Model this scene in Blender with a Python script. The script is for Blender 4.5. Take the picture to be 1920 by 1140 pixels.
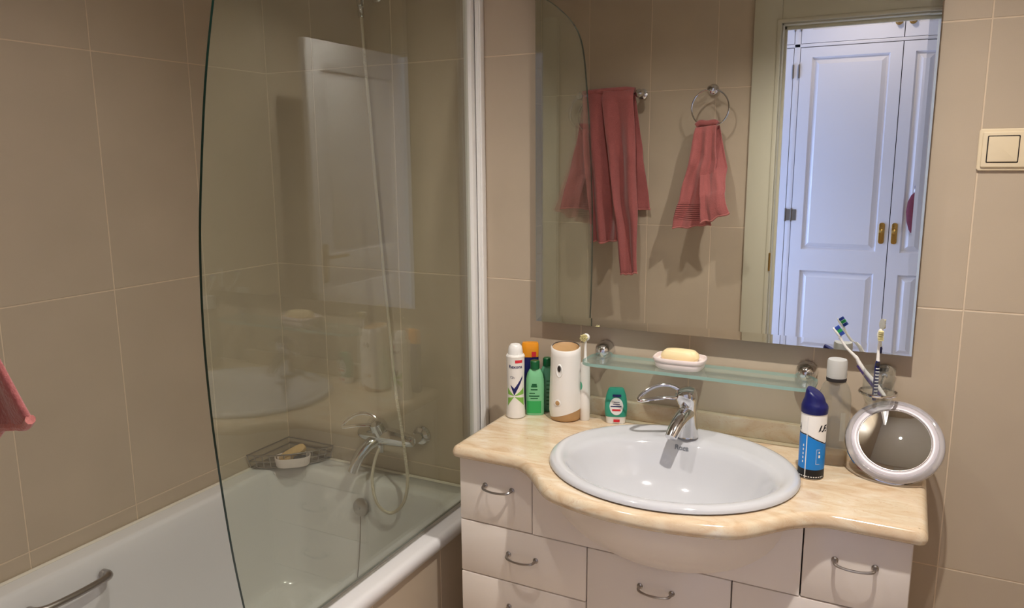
import bpy, bmesh, math, random
from math import sin, cos, pi, sqrt, atan2, radians
from mathutils import Vector, Matrix, noise
from mathutils.geometry import tessellate_polygon

random.seed(7)
for o in list(bpy.data.objects):
    bpy.data.objects.remove(o)
SC = bpy.context.scene
COL = SC.collection

# ------------------------------------------------------------------ camera
CAM = Vector((1.8373, -1.9034, 1.4832))
YAW, PITCH, ROLL = 0.472866, 0.182231, -0.0071835
fw = Vector((-sin(YAW) * cos(PITCH), cos(YAW) * cos(PITCH), -sin(PITCH)))
r0 = Vector((cos(YAW), sin(YAW), 0)); u0 = r0.cross(fw)
rt = r0 * cos(ROLL) + u0 * sin(ROLL); up = u0 * cos(ROLL) - r0 * sin(ROLL)
cd = bpy.data.cameras.new('camera'); cam = bpy.data.objects.new('camera', cd); COL.objects.link(cam)
M = Matrix.Identity(4)
for i in range(3):
    M[i][0] = rt[i]; M[i][1] = up[i]; M[i][2] = -fw[i]; M[i][3] = CAM[i]
cam.matrix_world = M
cd.sensor_width = 36; cd.lens = 1452.3 / 1920 * 36; cd.clip_start = 0.02
SC.camera = cam

# ------------------------------------------------------------------ world, exposure
w = bpy.data.worlds.new('world'); SC.world = w; w.use_nodes = True
w.node_tree.nodes['Background'].inputs[0].default_value = (0.62, 0.74, 1.0, 1)
w.node_tree.nodes['Background'].inputs[1].default_value = 0.6
SC.view_settings.view_transform = 'Standard'; SC.view_settings.look = 'None'
SC.view_settings.gamma = 1.0; SC.view_settings.use_curve_mapping = False
SC.view_settings.exposure = 0.16

# ------------------------------------------------------------------ lights
LCOL = (1.0, 0.935, 0.865)
def lamp(name, loc, power, cone, blend, col=LCOL, rad=0.022, aim=None):
    l = bpy.data.lights.new(name, 'SPOT'); l.energy = power; l.color = col
    l.spot_size = radians(cone); l.spot_blend = blend; l.shadow_soft_size = rad
    o = bpy.data.objects.new(name, l); COL.objects.link(o); o.location = loc
    if aim:
        o.rotation_euler = (Vector(aim) - Vector(loc)).to_track_quat('-Z', 'Y').to_euler()
    return o
SPOTS = [(0.84, -0.86, 2.46), (1.78, -0.86, 2.46)]
lamp('downlight_lamp', SPOTS[0], 30, 122, 1.0)
lamp('downlight_lamp', SPOTS[1], 98, 126, 1.0)
# hallway: daylight from the window at its end and one ceiling lamp
a = bpy.data.lights.new('hall_daylight', 'AREA'); a.energy = 30; a.color = (0.36, 0.52, 1.0)
a.shape = 'RECTANGLE'; a.size = 0.86; a.size_y = 1.2
ao = bpy.data.objects.new('hall_daylight', a); COL.objects.link(ao); ao.location = (0.10, -2.19, 1.02)
ao.rotation_euler = Vector((1, 0, 0)).to_track_quat('-Z', 'Y').to_euler()
lamp('hall_lamp', (1.6, -2.2, 2.44), 10, 168, 0.7, (1.0, 0.86, 0.74), 0.05)

# ------------------------------------------------------------------ materials
def lin(c):
    return tuple(((v / 255) / 12.92 if v <= 10 else ((v / 255 + .055) / 1.055) ** 2.4) for v in c)
def mat(name, rgb, rough=0.5, metal=0.0, noise_s=0, noise_a=0.0, bump=0.0, bump_s=200, coat=0, trans=0, ior=1.45, sheen=0, srgb=True, emit=0, alpha=None, spec=None, sss=0):
    m = bpy.data.materials.new(name); m.use_nodes = True; nt = m.node_tree; b = nt.nodes['Principled BSDF']
    c = lin(rgb) if srgb else rgb
    b.inputs['Base Color'].default_value = (*c, 1); b.inputs['Roughness'].default_value = rough
    b.inputs['Metallic'].default_value = metal; b.inputs['IOR'].default_value = ior
    b.inputs['Coat Weight'].default_value = coat; b.inputs['Transmission Weight'].default_value = trans
    if coat: b.inputs['Coat Roughness'].default_value = 0.06
    if sheen: b.inputs['Sheen Weight'].default_value = sheen
    if spec is not None: b.inputs['Specular IOR Level'].default_value = spec
    if sss:
        b.inputs['Subsurface Weight'].default_value = sss; b.inputs['Subsurface Radius'].default_value = (.01, .008, .006)
    if emit:
        b.inputs['Emission Color'].default_value = (*c, 1); b.inputs['Emission Strength'].default_value = emit
    tc = nt.nodes.new('ShaderNodeTexCoord')
    if noise_s:
        n = nt.nodes.new('ShaderNodeTexNoise'); n.inputs['Scale'].default_value = noise_s; n.inputs['Detail'].default_value = 5
        nt.links.new(tc.outputs['Object'], n.inputs['Vector'])
        mx = nt.nodes.new('ShaderNodeMix'); mx.data_type = 'RGBA'
        mx.inputs['A'].default_value = (*[v * (1 - noise_a) for v in c], 1); mx.inputs['B'].default_value = (*[min(1, v * (1 + noise_a)) for v in c], 1)
        nt.links.new(n.outputs['Fac'], mx.inputs['Factor']); nt.links.new(mx.outputs['Result'], b.inputs['Base Color'])
    if bump:
        n2 = nt.nodes.new('ShaderNodeTexNoise'); n2.inputs['Scale'].default_value = bump_s; n2.inputs['Detail'].default_value = 3
        nt.links.new(tc.outputs['Object'], n2.inputs['Vector'])
        bp = nt.nodes.new('ShaderNodeBump'); bp.inputs['Strength'].default_value = bump; bp.inputs['Distance'].default_value = 0.002
        nt.links.new(n2.outputs['Fac'], bp.inputs['Height']); nt.links.new(bp.outputs['Normal'], b.inputs['Normal'])
    return m

def glass_sheet(name, tint, haze=0.0, haze_col=(.8, .8, .75), ior=1.5, rough=0.0):
    """thin clear sheet: fresnel mirror over a tinted see-through body, plus a little dirt film"""
    m = bpy.data.materials.new(name); m.use_nodes = True; nt = m.node_tree; nt.nodes.clear()
    out = nt.nodes.new('ShaderNodeOutputMaterial'); t = nt.nodes.new('ShaderNodeBsdfTransparent'); t.inputs[0].default_value = (*tint, 1)
    g = nt.nodes.new('ShaderNodeBsdfGlossy'); g.inputs['Roughness'].default_value = rough; g.inputs[0].default_value = (1, 1, 1, 1)
    fr = nt.nodes.new('ShaderNodeFresnel'); fr.inputs[0].default_value = ior
    geo = nt.nodes.new('ShaderNodeNewGeometry')
    # same fresnel from inside and outside of the sheet
    mxi = nt.nodes.new('ShaderNodeMix'); mxi.data_type = 'FLOAT'; mxi.inputs['A'].default_value = ior; mxi.inputs['B'].default_value = 1 / ior
    nt.links.new(geo.outputs['Backfacing'], mxi.inputs['Factor'])
    inv = nt.nodes.new('ShaderNodeMath'); inv.operation = 'MULTIPLY'; inv.inputs[1].default_value = 1.0
    nt.links.new(mxi.outputs['Result'], inv.inputs[0])
    # fresnel node already flips ior for backfaces, so feed the flipped value to cancel it
    nt.links.new(mxi.outputs['Result'], fr.inputs['IOR'])
    mx = nt.nodes.new('ShaderNodeMixShader'); nt.links.new(fr.outputs[0], mx.inputs[0]); nt.links.new(t.outputs[0], mx.inputs[1]); nt.links.new(g.outputs[0], mx.inputs[2])
    last = mx
    if haze:
        d = nt.nodes.new('ShaderNodeBsdfDiffuse'); d.inputs[0].default_value = (*haze_col, 1)
        m2 = nt.nodes.new('ShaderNodeMixShader'); m2.inputs[0].default_value = haze
        nt.links.new(mx.outputs[0], m2.inputs[1]); nt.links.new(d.outputs[0], m2.inputs[2]); last = m2
    nt.links.new(last.outputs[0], out.inputs[0])
    return m

def tile_mat(name, rgb):
    m = mat(name, rgb, 0.42, spec=.4); nt = m.node_tree; b = nt.nodes['Principled BSDF']; c = lin(rgb)
    tc = nt.nodes.new('ShaderNodeTexCoord'); oi = nt.nodes.new('ShaderNodeObjectInfo')
    add = nt.nodes.new('ShaderNodeVectorMath'); add.operation = 'ADD'
    sc = nt.nodes.new('ShaderNodeMath'); sc.operation = 'MULTIPLY'; sc.inputs[1].default_value = 37
    nt.links.new(oi.outputs['Random'], sc.inputs[0]); nt.links.new(tc.outputs['Object'], add.inputs[0]); nt.links.new(sc.outputs[0], add.inputs[1])
    n = nt.nodes.new('ShaderNodeTexNoise'); n.inputs['Scale'].default_value = 5; n.inputs['Detail'].default_value = 6
    nt.links.new(add.outputs[0], n.inputs['Vector'])
    # fine woven grain
    w1 = nt.nodes.new('ShaderNodeTexWave'); w1.inputs['Scale'].default_value = 160; w1.inputs['Distortion'].default_value = 3; w1.bands_direction = 'Y'
    w2 = nt.nodes.new('ShaderNodeTexWave'); w2.inputs['Scale'].default_value = 160; w2.inputs['Distortion'].default_value = 3; w2.bands_direction = 'X'
    for w_ in (w1, w2): nt.links.new(tc.outputs['Object'], w_.inputs['Vector'])
    s = nt.nodes.new('ShaderNodeMath'); s.operation = 'ADD'; nt.links.new(w1.outputs['Fac'], s.inputs[0]); nt.links.new(w2.outputs['Fac'], s.inputs[1])
    s2 = nt.nodes.new('ShaderNodeMath'); s2.operation = 'MULTIPLY_ADD'; s2.inputs[1].default_value = 0.12; nt.links.new(s.outputs[0], s2.inputs[0]); nt.links.new(n.outputs['Fac'], s2.inputs[2])
    mx = nt.nodes.new('ShaderNodeMix'); mx.data_type = 'RGBA'
    mx.inputs['A'].default_value = (*[v * .90 for v in c], 1); mx.inputs['B'].default_value = (*[v * 1.08 for v in c], 1)
    nt.links.new(s2.outputs[0], mx.inputs['Factor']); nt.links.new(mx.outputs['Result'], b.inputs['Base Color'])
    return m

def marble_mat(name, dk=1.0):
    L3 = lambda c: tuple(v * q_ for v, q_ in zip(lin(c), (dk, dk, dk ** .75)))
    m = mat(name, (232, 208, 170), 0.13, spec=.5); nt = m.node_tree; b = nt.nodes['Principled BSDF']
    tc = nt.nodes.new('ShaderNodeTexCoord'); mp = nt.nodes.new('ShaderNodeMapping'); mp.inputs['Scale'].default_value = (6, 16, 12); mp.inputs['Rotation'].default_value = (0, 0, .5)
    nt.links.new(tc.outputs['Object'], mp.inputs['Vector'])
    n = nt.nodes.new('ShaderNodeTexNoise'); n.inputs['Scale'].default_value = 1.6; n.inputs['Detail'].default_value = 9; n.inputs['Distortion'].default_value = 1.4
    nt.links.new(mp.outputs[0], n.inputs['Vector'])
    r = nt.nodes.new('ShaderNodeValToRGB'); e = r.color_ramp.elements
    e[0].position = .30; e[0].color = (*L3((218, 188, 150)), 1); e[1].position = .72; e[1].color = (*L3((240, 228, 206)), 1)
    k = r.color_ramp.elements.new(.47); k.color = (*L3((230, 207, 173)), 1); k = r.color_ramp.elements.new(.58); k.color = (*L3((234, 216, 184)), 1)
    nt.links.new(n.outputs['Fac'], r.inputs[0])
    v = nt.nodes.new('ShaderNodeTexNoise'); v.inputs['Scale'].default_value = 2.2; v.inputs['Detail'].default_value = 4; v.inputs['Distortion'].default_value = 3
    nt.links.new(mp.outputs[0], v.inputs['Vector'])
    vr = nt.nodes.new('ShaderNodeValToRGB'); q = vr.color_ramp.elements; q[0].position = .485; q[0].color = (0, 0, 0, 1); q[1].position = .515; q[1].color = (0, 0, 0, 1)
    kk = vr.color_ramp.elements.new(.5); kk.color = (.35, .35, .35, 1)
    nt.links.new(v.outputs['Fac'], vr.inputs[0])
    mx = nt.nodes.new('ShaderNodeMix'); mx.data_type = 'RGBA'; mx.inputs['B'].default_value = (*lin((190, 140, 104)), 1)
    nt.links.new(vr.outputs[0], mx.inputs['Factor']); nt.links.new(r.outputs[0], mx.inputs['A']); nt.links.new(mx.outputs['Result'], b.inputs['Base Color'])
    return m

def terry_mat(name, rgb, bands=None):
    m = mat(name, rgb, 0.95, sheen=.4); nt = m.node_tree; b = nt.nodes['Principled BSDF']; c = lin(rgb)
    tc = nt.nodes.new('ShaderNodeTexCoord')
    n = nt.nodes.new('ShaderNodeTexNoise'); n.inputs['Scale'].default_value = 260; n.inputs['Detail'].default_value = 3
    n2 = nt.nodes.new('ShaderNodeTexNoise'); n2.inputs['Scale'].default_value = 26; n2.inputs['Detail'].default_value = 3
    for k in (n, n2): nt.links.new(tc.outputs['Object'], k.inputs['Vector'])
    s = nt.nodes.new('ShaderNodeMath'); s.operation = 'MULTIPLY_ADD'; s.inputs[1].default_value = .6
    nt.links.new(n.outputs['Fac'], s.inputs[0])
    h = nt.nodes.new('ShaderNodeMath'); h.operation = 'MULTIPLY'; h.inputs[1].default_value = .4; nt.links.new(n2.outputs['Fac'], h.inputs[0]); nt.links.new(h.outputs[0], s.inputs[2])
    mx = nt.nodes.new('ShaderNodeMix'); mx.data_type = 'RGBA'
    mx.inputs['A'].default_value = (*[v * .72 for v in c], 1); mx.inputs['B'].default_value = (*[v * 1.28 for v in c], 1)
    nt.links.new(s.outputs[0], mx.inputs['Factor'])
    bp = nt.nodes.new('ShaderNodeBump'); bp.inputs['Strength'].default_value = .9; bp.inputs['Distance'].default_value = .003
    hs = s
    if bands:   # woven ribs between two heights (object z)
        sx = nt.nodes.new('ShaderNodeSeparateXYZ'); nt.links.new(tc.outputs['Object'], sx.inputs[0])
        wv = nt.nodes.new('ShaderNodeMath'); wv.operation = 'MULTIPLY'; wv.inputs[1].default_value = 2 * pi / .0085; nt.links.new(sx.outputs['Z'], wv.inputs[0])
        sn = nt.nodes.new('ShaderNodeMath'); sn.operation = 'SINE'; nt.links.new(wv.outputs[0], sn.inputs[0])
        g1 = nt.nodes.new('ShaderNodeMath'); g1.operation = 'GREATER_THAN'; g1.inputs[1].default_value = bands[0]; nt.links.new(sx.outputs['Z'], g1.inputs[0])
        g2 = nt.nodes.new('ShaderNodeMath'); g2.operation = 'LESS_THAN'; g2.inputs[1].default_value = bands[1]; nt.links.new(sx.outputs['Z'], g2.inputs[0])
        gm = nt.nodes.new('ShaderNodeMath'); gm.operation = 'MULTIPLY'; nt.links.new(g1.outputs[0], gm.inputs[0]); nt.links.new(g2.outputs[0], gm.inputs[1])
        gg = nt.nodes.new('ShaderNodeMath'); gg.operation = 'MULTIPLY'; nt.links.new(gm.outputs[0], gg.inputs[0]); nt.links.new(sn.outputs[0], gg.inputs[1])
        hs = nt.nodes.new('ShaderNodeMath'); hs.operation = 'MULTIPLY_ADD'; hs.inputs[1].default_value = .5; nt.links.new(gg.outputs[0], hs.inputs[0]); nt.links.new(s.outputs[0], hs.inputs[2])
        m2 = nt.nodes.new('ShaderNodeMix'); m2.data_type = 'RGBA'; m2.blend_type = 'MULTIPLY'; m2.inputs['B'].default_value = (.72, .62, .62, 1)
        pos = nt.nodes.new('ShaderNodeMath'); pos.operation = 'MAXIMUM'; pos.inputs[1].default_value = 0; nt.links.new(gg.outputs[0], pos.inputs[0])
        nt.links.new(pos.outputs[0], m2.inputs['Factor']); nt.links.new(mx.outputs['Result'], m2.inputs['A']); nt.links.new(m2.outputs['Result'], b.inputs['Base Color'])
    else:
        nt.links.new(mx.outputs['Result'], b.inputs['Base Color'])
    nt.links.new(hs.outputs[0], bp.inputs['Height']); nt.links.new(bp.outputs['Normal'], b.inputs['Normal'])
    return m

TILE = tile_mat('wall_tile', (192, 176, 155))
GROUT = mat('grout', (222, 203, 178), .9, noise_s=60, noise_a=.06)
PLASTER = mat('white_plaster', (226, 222, 214), .9, noise_s=8, noise_a=.02)
FLOORT = mat('floor_tile', (214, 198, 176), .35, noise_s=6, noise_a=.12)
ENAMEL = mat('white_enamel', (224, 222, 222), .16, coat=.4)
CERAMIC = mat('white_ceramic', (204, 205, 209), .08, coat=.5)
MARBLE = marble_mat('cream_marble', .88)
MARBLE2 = marble_mat('tan_marble', .80)
LACQ = mat('cream_lacquer', (240, 230, 220), .17, noise_s=4, noise_a=.01)
CARC = mat('cabinet_core', (196, 184, 170), .5)
CHROME = mat('chrome', (222, 222, 224), .06, metal=1)
CHROME2 = mat('brushed_chrome', (168, 162, 158), .28, metal=1)
STEEL = mat('steel_hose', (222, 212, 194), .38, metal=.55, bump=.3, bump_s=900)
BRASS = mat('brass', (186, 150, 84), .25, metal=1)
HINGE = mat('hinge_metal', (130, 120, 108), .35, metal=1)
ALU = mat('white_aluminium', (250, 248, 245), .3)
PROFGR = mat('profile_dark_strip', (96, 88, 78), .6)  # dark strip between the hinge profile and the wall channel
GLASS = glass_sheet('shower_glass', (.90, .925, .88), .030, (.62, .62, .52))
GLASSEDGE = mat('green_glass_edge', (24, 58, 50), .15, spec=.6)
SHELFG = glass_sheet('shelf_glass', (.85, .91, .89), .10, (.62, .72, .68))
SHELFE = mat('shelf_glass_edge', (150, 182, 172), .2)
CLEAR = glass_sheet('clear_plastic', (.80, .79, .74), .11, (.8, .8, .75))
CLEARG = glass_sheet('clear_glass', (.95, .96, .95), 0.03)
ACRYL = glass_sheet('clear_acrylic', (.88, .88, .90), .26, (.88, .86, .90))
FROST = mat('frosted_cap', (226, 226, 222), .35, trans=.35, noise_s=20, noise_a=.04)
SILV = mat('mirror_silver', (236, 238, 236), 0.0, metal=1)
MIRE = mat('mirror_edge', (70, 86, 78), .2)
CREAMP = mat('cream_paint', (200, 195, 174), .42)
WHITEP = mat('white_paint', (218, 214, 216), .35)
GAP = mat('dark_gap', (40, 34, 34), .9)
SWP = mat('switch_plastic', (233, 216, 184), .3)
TOWEL = terry_mat('pink_terry', (164, 90, 88))
TOWEL2 = terry_mat('pink_terry_ribbed', (178, 100, 98), (-.40, -.33))
HEM = terry_mat('towel_hem', (186, 110, 104))
SOAPC = mat('cream_soap', (246, 226, 178), .4, sss=.15)
DISH = mat('dish_plastic', (242, 228, 224), .3)
PWHITE = mat('white_plastic', (240, 238, 234), .3)
BODYW = mat('matt_white', (238, 234, 228), .42)
OAK = mat('light_wood_plastic', (188, 150, 104), .5, noise_s=40, noise_a=.15)
NAVY = mat('navy_plastic', (22, 26, 92), .35)
BLACK = mat('black_print', (18, 18, 22), .5)
BLUE = mat('bright_blue_print', (18, 130, 214), .35)
RED = mat('red_print', (214, 46, 56), .5)
DKGREEN = mat('dark_green_cap', (10, 92, 50), .35)
MINT = mat('mint_green_plastic', (126, 196, 146), .35)
MINT2 = mat('dull_green_plastic', (88, 152, 118), .3)
GREENL = mat('green_label', (52, 168, 90), .45)
LEAFG = mat('leaf_green_print', (134, 186, 82), .5)
TEAL = mat('teal_plastic', (52, 158, 132), .3)
TEALL = mat('light_teal_plastic', (92, 182, 148), .3)
ORANGE = mat('orange_plastic', (240, 156, 34), .35)
GREYT = mat('grey_print', (120, 124, 132), .6)
BRIST = mat('worn_bristles', (226, 216, 160), .8)
BRB = mat('blue_bristles', (40, 70, 160), .7)
BRG = mat('green_bristles', (40, 160, 90), .7)
RUBBER = mat('dark_rubber', (46, 40, 40), .6)
POUCH = mat('burgundy_cloth', (112, 46, 58), .8, noise_s=80, noise_a=.2)
BULB = mat('lamp_glass', (255, 226, 180), .4, emit=9)
SEAL = mat('silicone', (226, 218, 204), .5)
GLYC = mat('sponge', (214, 178, 124), .8, noise_s=90, noise_a=.2)

# ------------------------------------------------------------------ mesh helpers
def wloc(o):
    v = Vector((0, 0, 0))
    while o: v += o.location; o = o.parent
    return v

class MB:
    def __init__(s): s.v = []; s.f = []; s.m = []
    def add(s, vs, fs, mi=0, T=None):
        n = len(s.v)
        s.v += [(T @ Vector(p)) if T else Vector(p) for p in vs]
        s.f += [tuple(i + n for i in f) for f in fs]; s.m += [mi] * len(fs)
        return s
    def box(s, lo, hi, b=0, mi=0, T=None):
        x0, y0, z0 = [min(p, q) for p, q in zip(lo, hi)]; x1, y1, z1 = [max(p, q) for p, q in zip(lo, hi)]
        if not b:
            vs = [(x, y, z) for x in (x0, x1) for y in (y0, y1) for z in (z0, z1)]
            fs = [(0, 1, 3, 2), (4, 6, 7, 5), (0, 4, 5, 1), (2, 3, 7, 6), (0, 2, 6, 4), (1, 5, 7, 3)]
            return s.add(vs, fs, mi, T)
        bm = bmesh.new(); bmesh.ops.create_cube(bm, size=1)
        for v in bm.verts: v.co = Vector(((v.co.x + .5) * (x1 - x0) + x0, (v.co.y + .5) * (y1 - y0) + y0, (v.co.z + .5) * (z1 - z0) + z0))
        bmesh.ops.bevel(bm, geom=bm.edges[:], offset=b, segments=2, affect='EDGES', profile=.5)
        bm.verts.index_update()
        s.add([v.co.copy() for v in bm.verts], [tuple(v.index for v in f.verts) for f in bm.faces], mi, T); bm.free(); return s
    def rings(s, R, closed=True, cap0=False, cap1=False, mi=0, T=None, loop=False):
        n = len(R[0]); vs = [p for r in R for p in r]; fs = []
        K = len(R) if loop else len(R) - 1
        for k in range(K):
            a0 = k * n; b0 = ((k + 1) % len(R)) * n
            for i in range(n if closed else n - 1):
                j = (i + 1) % n; fs.append((a0 + i, a0 + j, b0 + j, b0 + i))
        if cap0: fs.append(tuple(range(n))[::-1])
        if cap1: fs.append(tuple((len(R) - 1) * n + i for i in range(n)))
        return s.add(vs, fs, mi, T)
    def lathe(s, prof, o=(0, 0, 0), seg=32, sx=1, sy=1, mi=0, T=None, pw=2, caps=True):
        R = []
        for r, z in prof:
            ring = []
            for i in range(seg):
                t = 2 * pi * i / seg; c, q = cos(t), sin(t)
                if pw != 2: c = abs(c) ** (2 / pw) * (1 if c >= 0 else -1); q = abs(q) ** (2 / pw) * (1 if q >= 0 else -1)
                ring.append((o[0] + r * c * sx, o[1] + r * q * sy, o[2] + z))
            R.append(ring)
        return s.rings(R, cap0=caps and prof[0][0] > 1e-5, cap1=caps and prof[-1][0] > 1e-5, mi=mi, T=T)
    def tube(s, pts, r, seg=12, mi=0, closed=False, smooth=0, flat=1.0, T=None):
        P = [Vector(p) for p in pts]
        if smooth: P = spline(P, smooth, closed)
        n = len(P); rad = r if isinstance(r, (list, tuple)) else [r] * n
        if len(rad) != n: rad = [rad[min(len(rad) - 1, int(i / (n - 1) * (len(rad) - 1)))] + (rad[min(len(rad) - 1, int(i / (n - 1) * (len(rad) - 1)) + 1)] - rad[min(len(rad) - 1, int(i / (n - 1) * (len(rad) - 1)))]) * ((i / (n - 1) * (len(rad) - 1)) % 1) for i in range(n)]
        R = []; N = None
        for i in range(n):
            t = (P[(i + 1) % n] - P[i - 1]) if closed else (P[min(i + 1, n - 1)] - P[max(i - 1, 0)])
            t.normalize()
            if N is None:
                N = t.orthogonal().normalized() if abs(t.z) > .9 else t.cross(Vector((0, 0, 1))).normalized()
            N = (N - t * N.dot(t)).normalized(); B = t.cross(N)
            R.append([P[i] + (N * cos(2 * pi * k / seg) + B * sin(2 * pi * k / seg) * flat) * rad[i] for k in range(seg)])
        return s.rings(R, cap0=not closed, cap1=not closed, mi=mi, loop=closed, T=T)
    def prism(s, out, z0, z1, b=0, mi=0, T=None, steps=3):
        n = len(out); R = []
        if b:
            for k in range(steps + 1):
                t = pi / 2 * k / steps; R.append([(p[0], p[1], z0 + b - b * cos(t)) for p in inset(out, b - b * sin(t))])
            for k in range(steps + 1):
                t = pi / 2 * k / steps; R.append([(p[0], p[1], z1 - b + b * sin(t)) for p in inset(out, b - b * cos(t))])
        else: R = [[(p[0], p[1], z) for p in out] for z in (z0, z1)]
        return s.rings(R, cap0=True, cap1=True, mi=mi, T=T)
    def build(s, name, mats, parent=None, smooth=True, ang=35, world=True):
        off = wloc(parent) if (parent and world) else Vector((0, 0, 0))
        me = bpy.data.meshes.new(name); me.from_pydata([tuple(v - off) for v in s.v], [], s.f)
        if not isinstance(mats, (list, tuple)): mats = [mats]
        for m_ in mats: me.materials.append(m_)
        me.polygons.foreach_set('material_index', s.m)
        bm = bmesh.new(); bm.from_mesh(me); bmesh.ops.recalc_face_normals(bm, faces=bm.faces); bm.to_mesh(me); bm.free()
        if smooth:
            me.polygons.foreach_set('use_smooth', [True] * len(me.polygons))
            me.set_sharp_from_angle(angle=radians(ang))
        me.update()
        o = bpy.data.objects.new(name, me); COL.objects.link(o)
        if parent: o.parent = parent
        return o

def inset(out, d):
    if abs(d) < 1e-9: return list(out)
    n = len(out); area = sum(out[i][0] * out[(i + 1) % n][1] - out[(i + 1) % n][0] * out[i][1] for i in range(n)); sg = 1 if area > 0 else -1
    res = []
    for i in range(n):
        p0 = Vector(out[i - 1]); p1 = Vector(out[i]); p2 = Vector(out[(i + 1) % n])
        e1 = (p1 - p0).normalized(); e2 = (p2 - p1).normalized()
        n1 = Vector((-e1.y, e1.x)) * sg; n2 = Vector((-e2.y, e2.x)) * sg
        m_ = (n1 + n2); m_ = m_.normalized() / max(.4, m_.normalized().dot(n1)) if m_.length > 1e-6 else n1
        res.append((p1.x + m_.x * d, p1.y + m_.y * d))
    return res

def spline(P, k, closed=False):
    out = []; n = len(P)
    rng = range(n if closed else n - 1)
    for i in rng:
        g = lambda j: P[j % n] if closed else P[max(0, min(n - 1, j))]
        a0, a1, a2, a3 = g(i - 1), g(i), g(i + 1), g(i + 2)
        for q in range(k):
            t = q / k
            out.append(0.5 * ((2 * a1) + (a2 - a0) * t + (2 * a0 - 5 * a1 + 4 * a2 - a3) * t * t + (3 * a1 - a0 - 3 * a2 + a3) * t ** 3))
    if not closed: out.append(P[-1].copy())
    return out

def rrect(x0, x1, y0, y1, r, k=6):
    out = []
    for cx, cy, a0 in ((x1 - r, y1 - r, 0), (x0 + r, y1 - r, 90), (x0 + r, y0 + r, 180), (x1 - r, y0 + r, 270)):
        for i in range(k + 1):
            t = radians(a0 + 90 * i / k); out.append((cx + r * cos(t), cy + r * sin(t)))
    return out

def tag(o, label=None, cat=None, group=None, kind=None):
    if label: o['label'] = label
    if cat: o['category'] = cat
    if group: o['group'] = group
    if kind: o['kind'] = kind
    return o
def thing(name, loc, label, cat, group=None):
    o = bpy.data.objects.new(name, None); o.empty_display_size = .05; COL.objects.link(o); o.location = loc
    return tag(o, label, cat, group)
def axisT(origin, direction, upv=(0, 0, 1)):
    z = Vector(direction).normalized(); x = Vector(upv).cross(z)
    if x.length < 1e-4: x = Vector((1, 0, 0))
    x.normalize(); y = z.cross(x)
    T = Matrix.Identity(4)
    for i in range(3): T[i][0] = x[i]; T[i][1] = y[i]; T[i][2] = z[i]; T[i][3] = origin[i]
    return T
def smoothstep(a_, b_, x):
    t = max(0, min(1, (x - a_) / (b_ - a_))); return t * t * (3 - 2 * t)

# ------------------------------------------------------------------ room shell
JT = 0.0030
tile_cache = {}
def tile_mesh(w_, h_):
    k = (round(w_, 4), round(h_, 4))
    if k in tile_cache: return tile_cache[k]
    b = .0008; d = .0008
    vs = [(0, 0, -d), (w_, 0, -d), (w_, h_, -d), (0, h_, -d), (0, 0, -b * .6), (w_, 0, -b * .6), (w_, h_, -b * .6), (0, h_, -b * .6),
          (b, b, 0), (w_ - b, b, 0), (w_ - b, h_ - b, 0), (b, h_ - b, 0)]
    fs = [(8, 9, 10, 11), (3, 2, 1, 0)]
    for i in range(4):
        j = (i + 1) % 4; fs += [(i, j, 4 + j, 4 + i), (4 + i, 4 + j, 8 + j, 8 + i)]
    me = bpy.data.meshes.new('tile'); me.from_pydata(vs, [], fs); me.materials.append(TILE); me.update()
    tile_cache[k] = me; return me
def tiled(parent, O, U, V, N, us, vs, holes=()):
    """tiles on plane O + u*U + v*V with outward normal N, between the joint lines us, vs"""
    O, U, V, N = map(Vector, (O, U, V, N))
    for i in range(len(us) - 1):
        for j in range(len(vs) - 1):
            u0_, u1_, v0_, v1_ = us[i] + JT / 2, us[i + 1] - JT / 2, vs[j] + JT / 2, vs[j + 1] - JT / 2
            if u1_ - u0_ < .006 or v1_ - v0_ < .006: continue
            if any(h[0] < u1_ - .002 and h[1] > u0_ + .002 and h[2] < v1_ - .002 and h[3] > v0_ + .002 for h in holes): continue
            o = bpy.data.objects.new('tile', tile_mesh(u1_ - u0_, v1_ - v0_)); COL.objects.link(o)
            T = Matrix.Identity(4); o_ = O + U * u0_ + V * v0_
            for k in range(3): T[k][0] = U[k]; T[k][1] = V[k]; T[k][2] = N[k]; T[k][3] = o_[k]
            o.parent = parent; o.matrix_local = T
def struct(name, mb, m_): o = mb.build(name, m_, smooth=False); o['kind'] = 'structure'; return o

CEIL = 2.50; DY = -1.665; RX = 2.30; WT = .11
H = .6; R3 = .56; TW = .29505
zj = [0, R3, R3 + H, R3 + 2 * H, R3 + 3 * H]; zj = [0, R3, R3 + H, R3 + 2 * H, R3 + 3 * H, CEIL] if R3 + 3 * H < CEIL else zj
G = .0008
wb = struct('wall_back', MB().box((0 - .1, G, 0), (RX + .1, .12, CEIL)), GROUT)
xj = [0] + [1.9576 - TW * k for k in range(6, -1, -1)] + [1.9576 + TW, RX]
tiled(wb, (0, 0, 0), (1, 0, 0), (0, 0, 1), (0, -1, 0), xj, zj)
wl = struct('wall_left', MB().box((-.12, DY - WT, 0), (-G, .1, CEIL)), GROUT)
yj = [0] + [.29978 + TW * k for k in range(5)]; yj = [y for y in yj if y < -DY] + [-DY]
tiled(wl, (0, 0, 0), (0, -1, 0), (0, 0, 1), (1, 0, 0), yj, zj)
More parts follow.
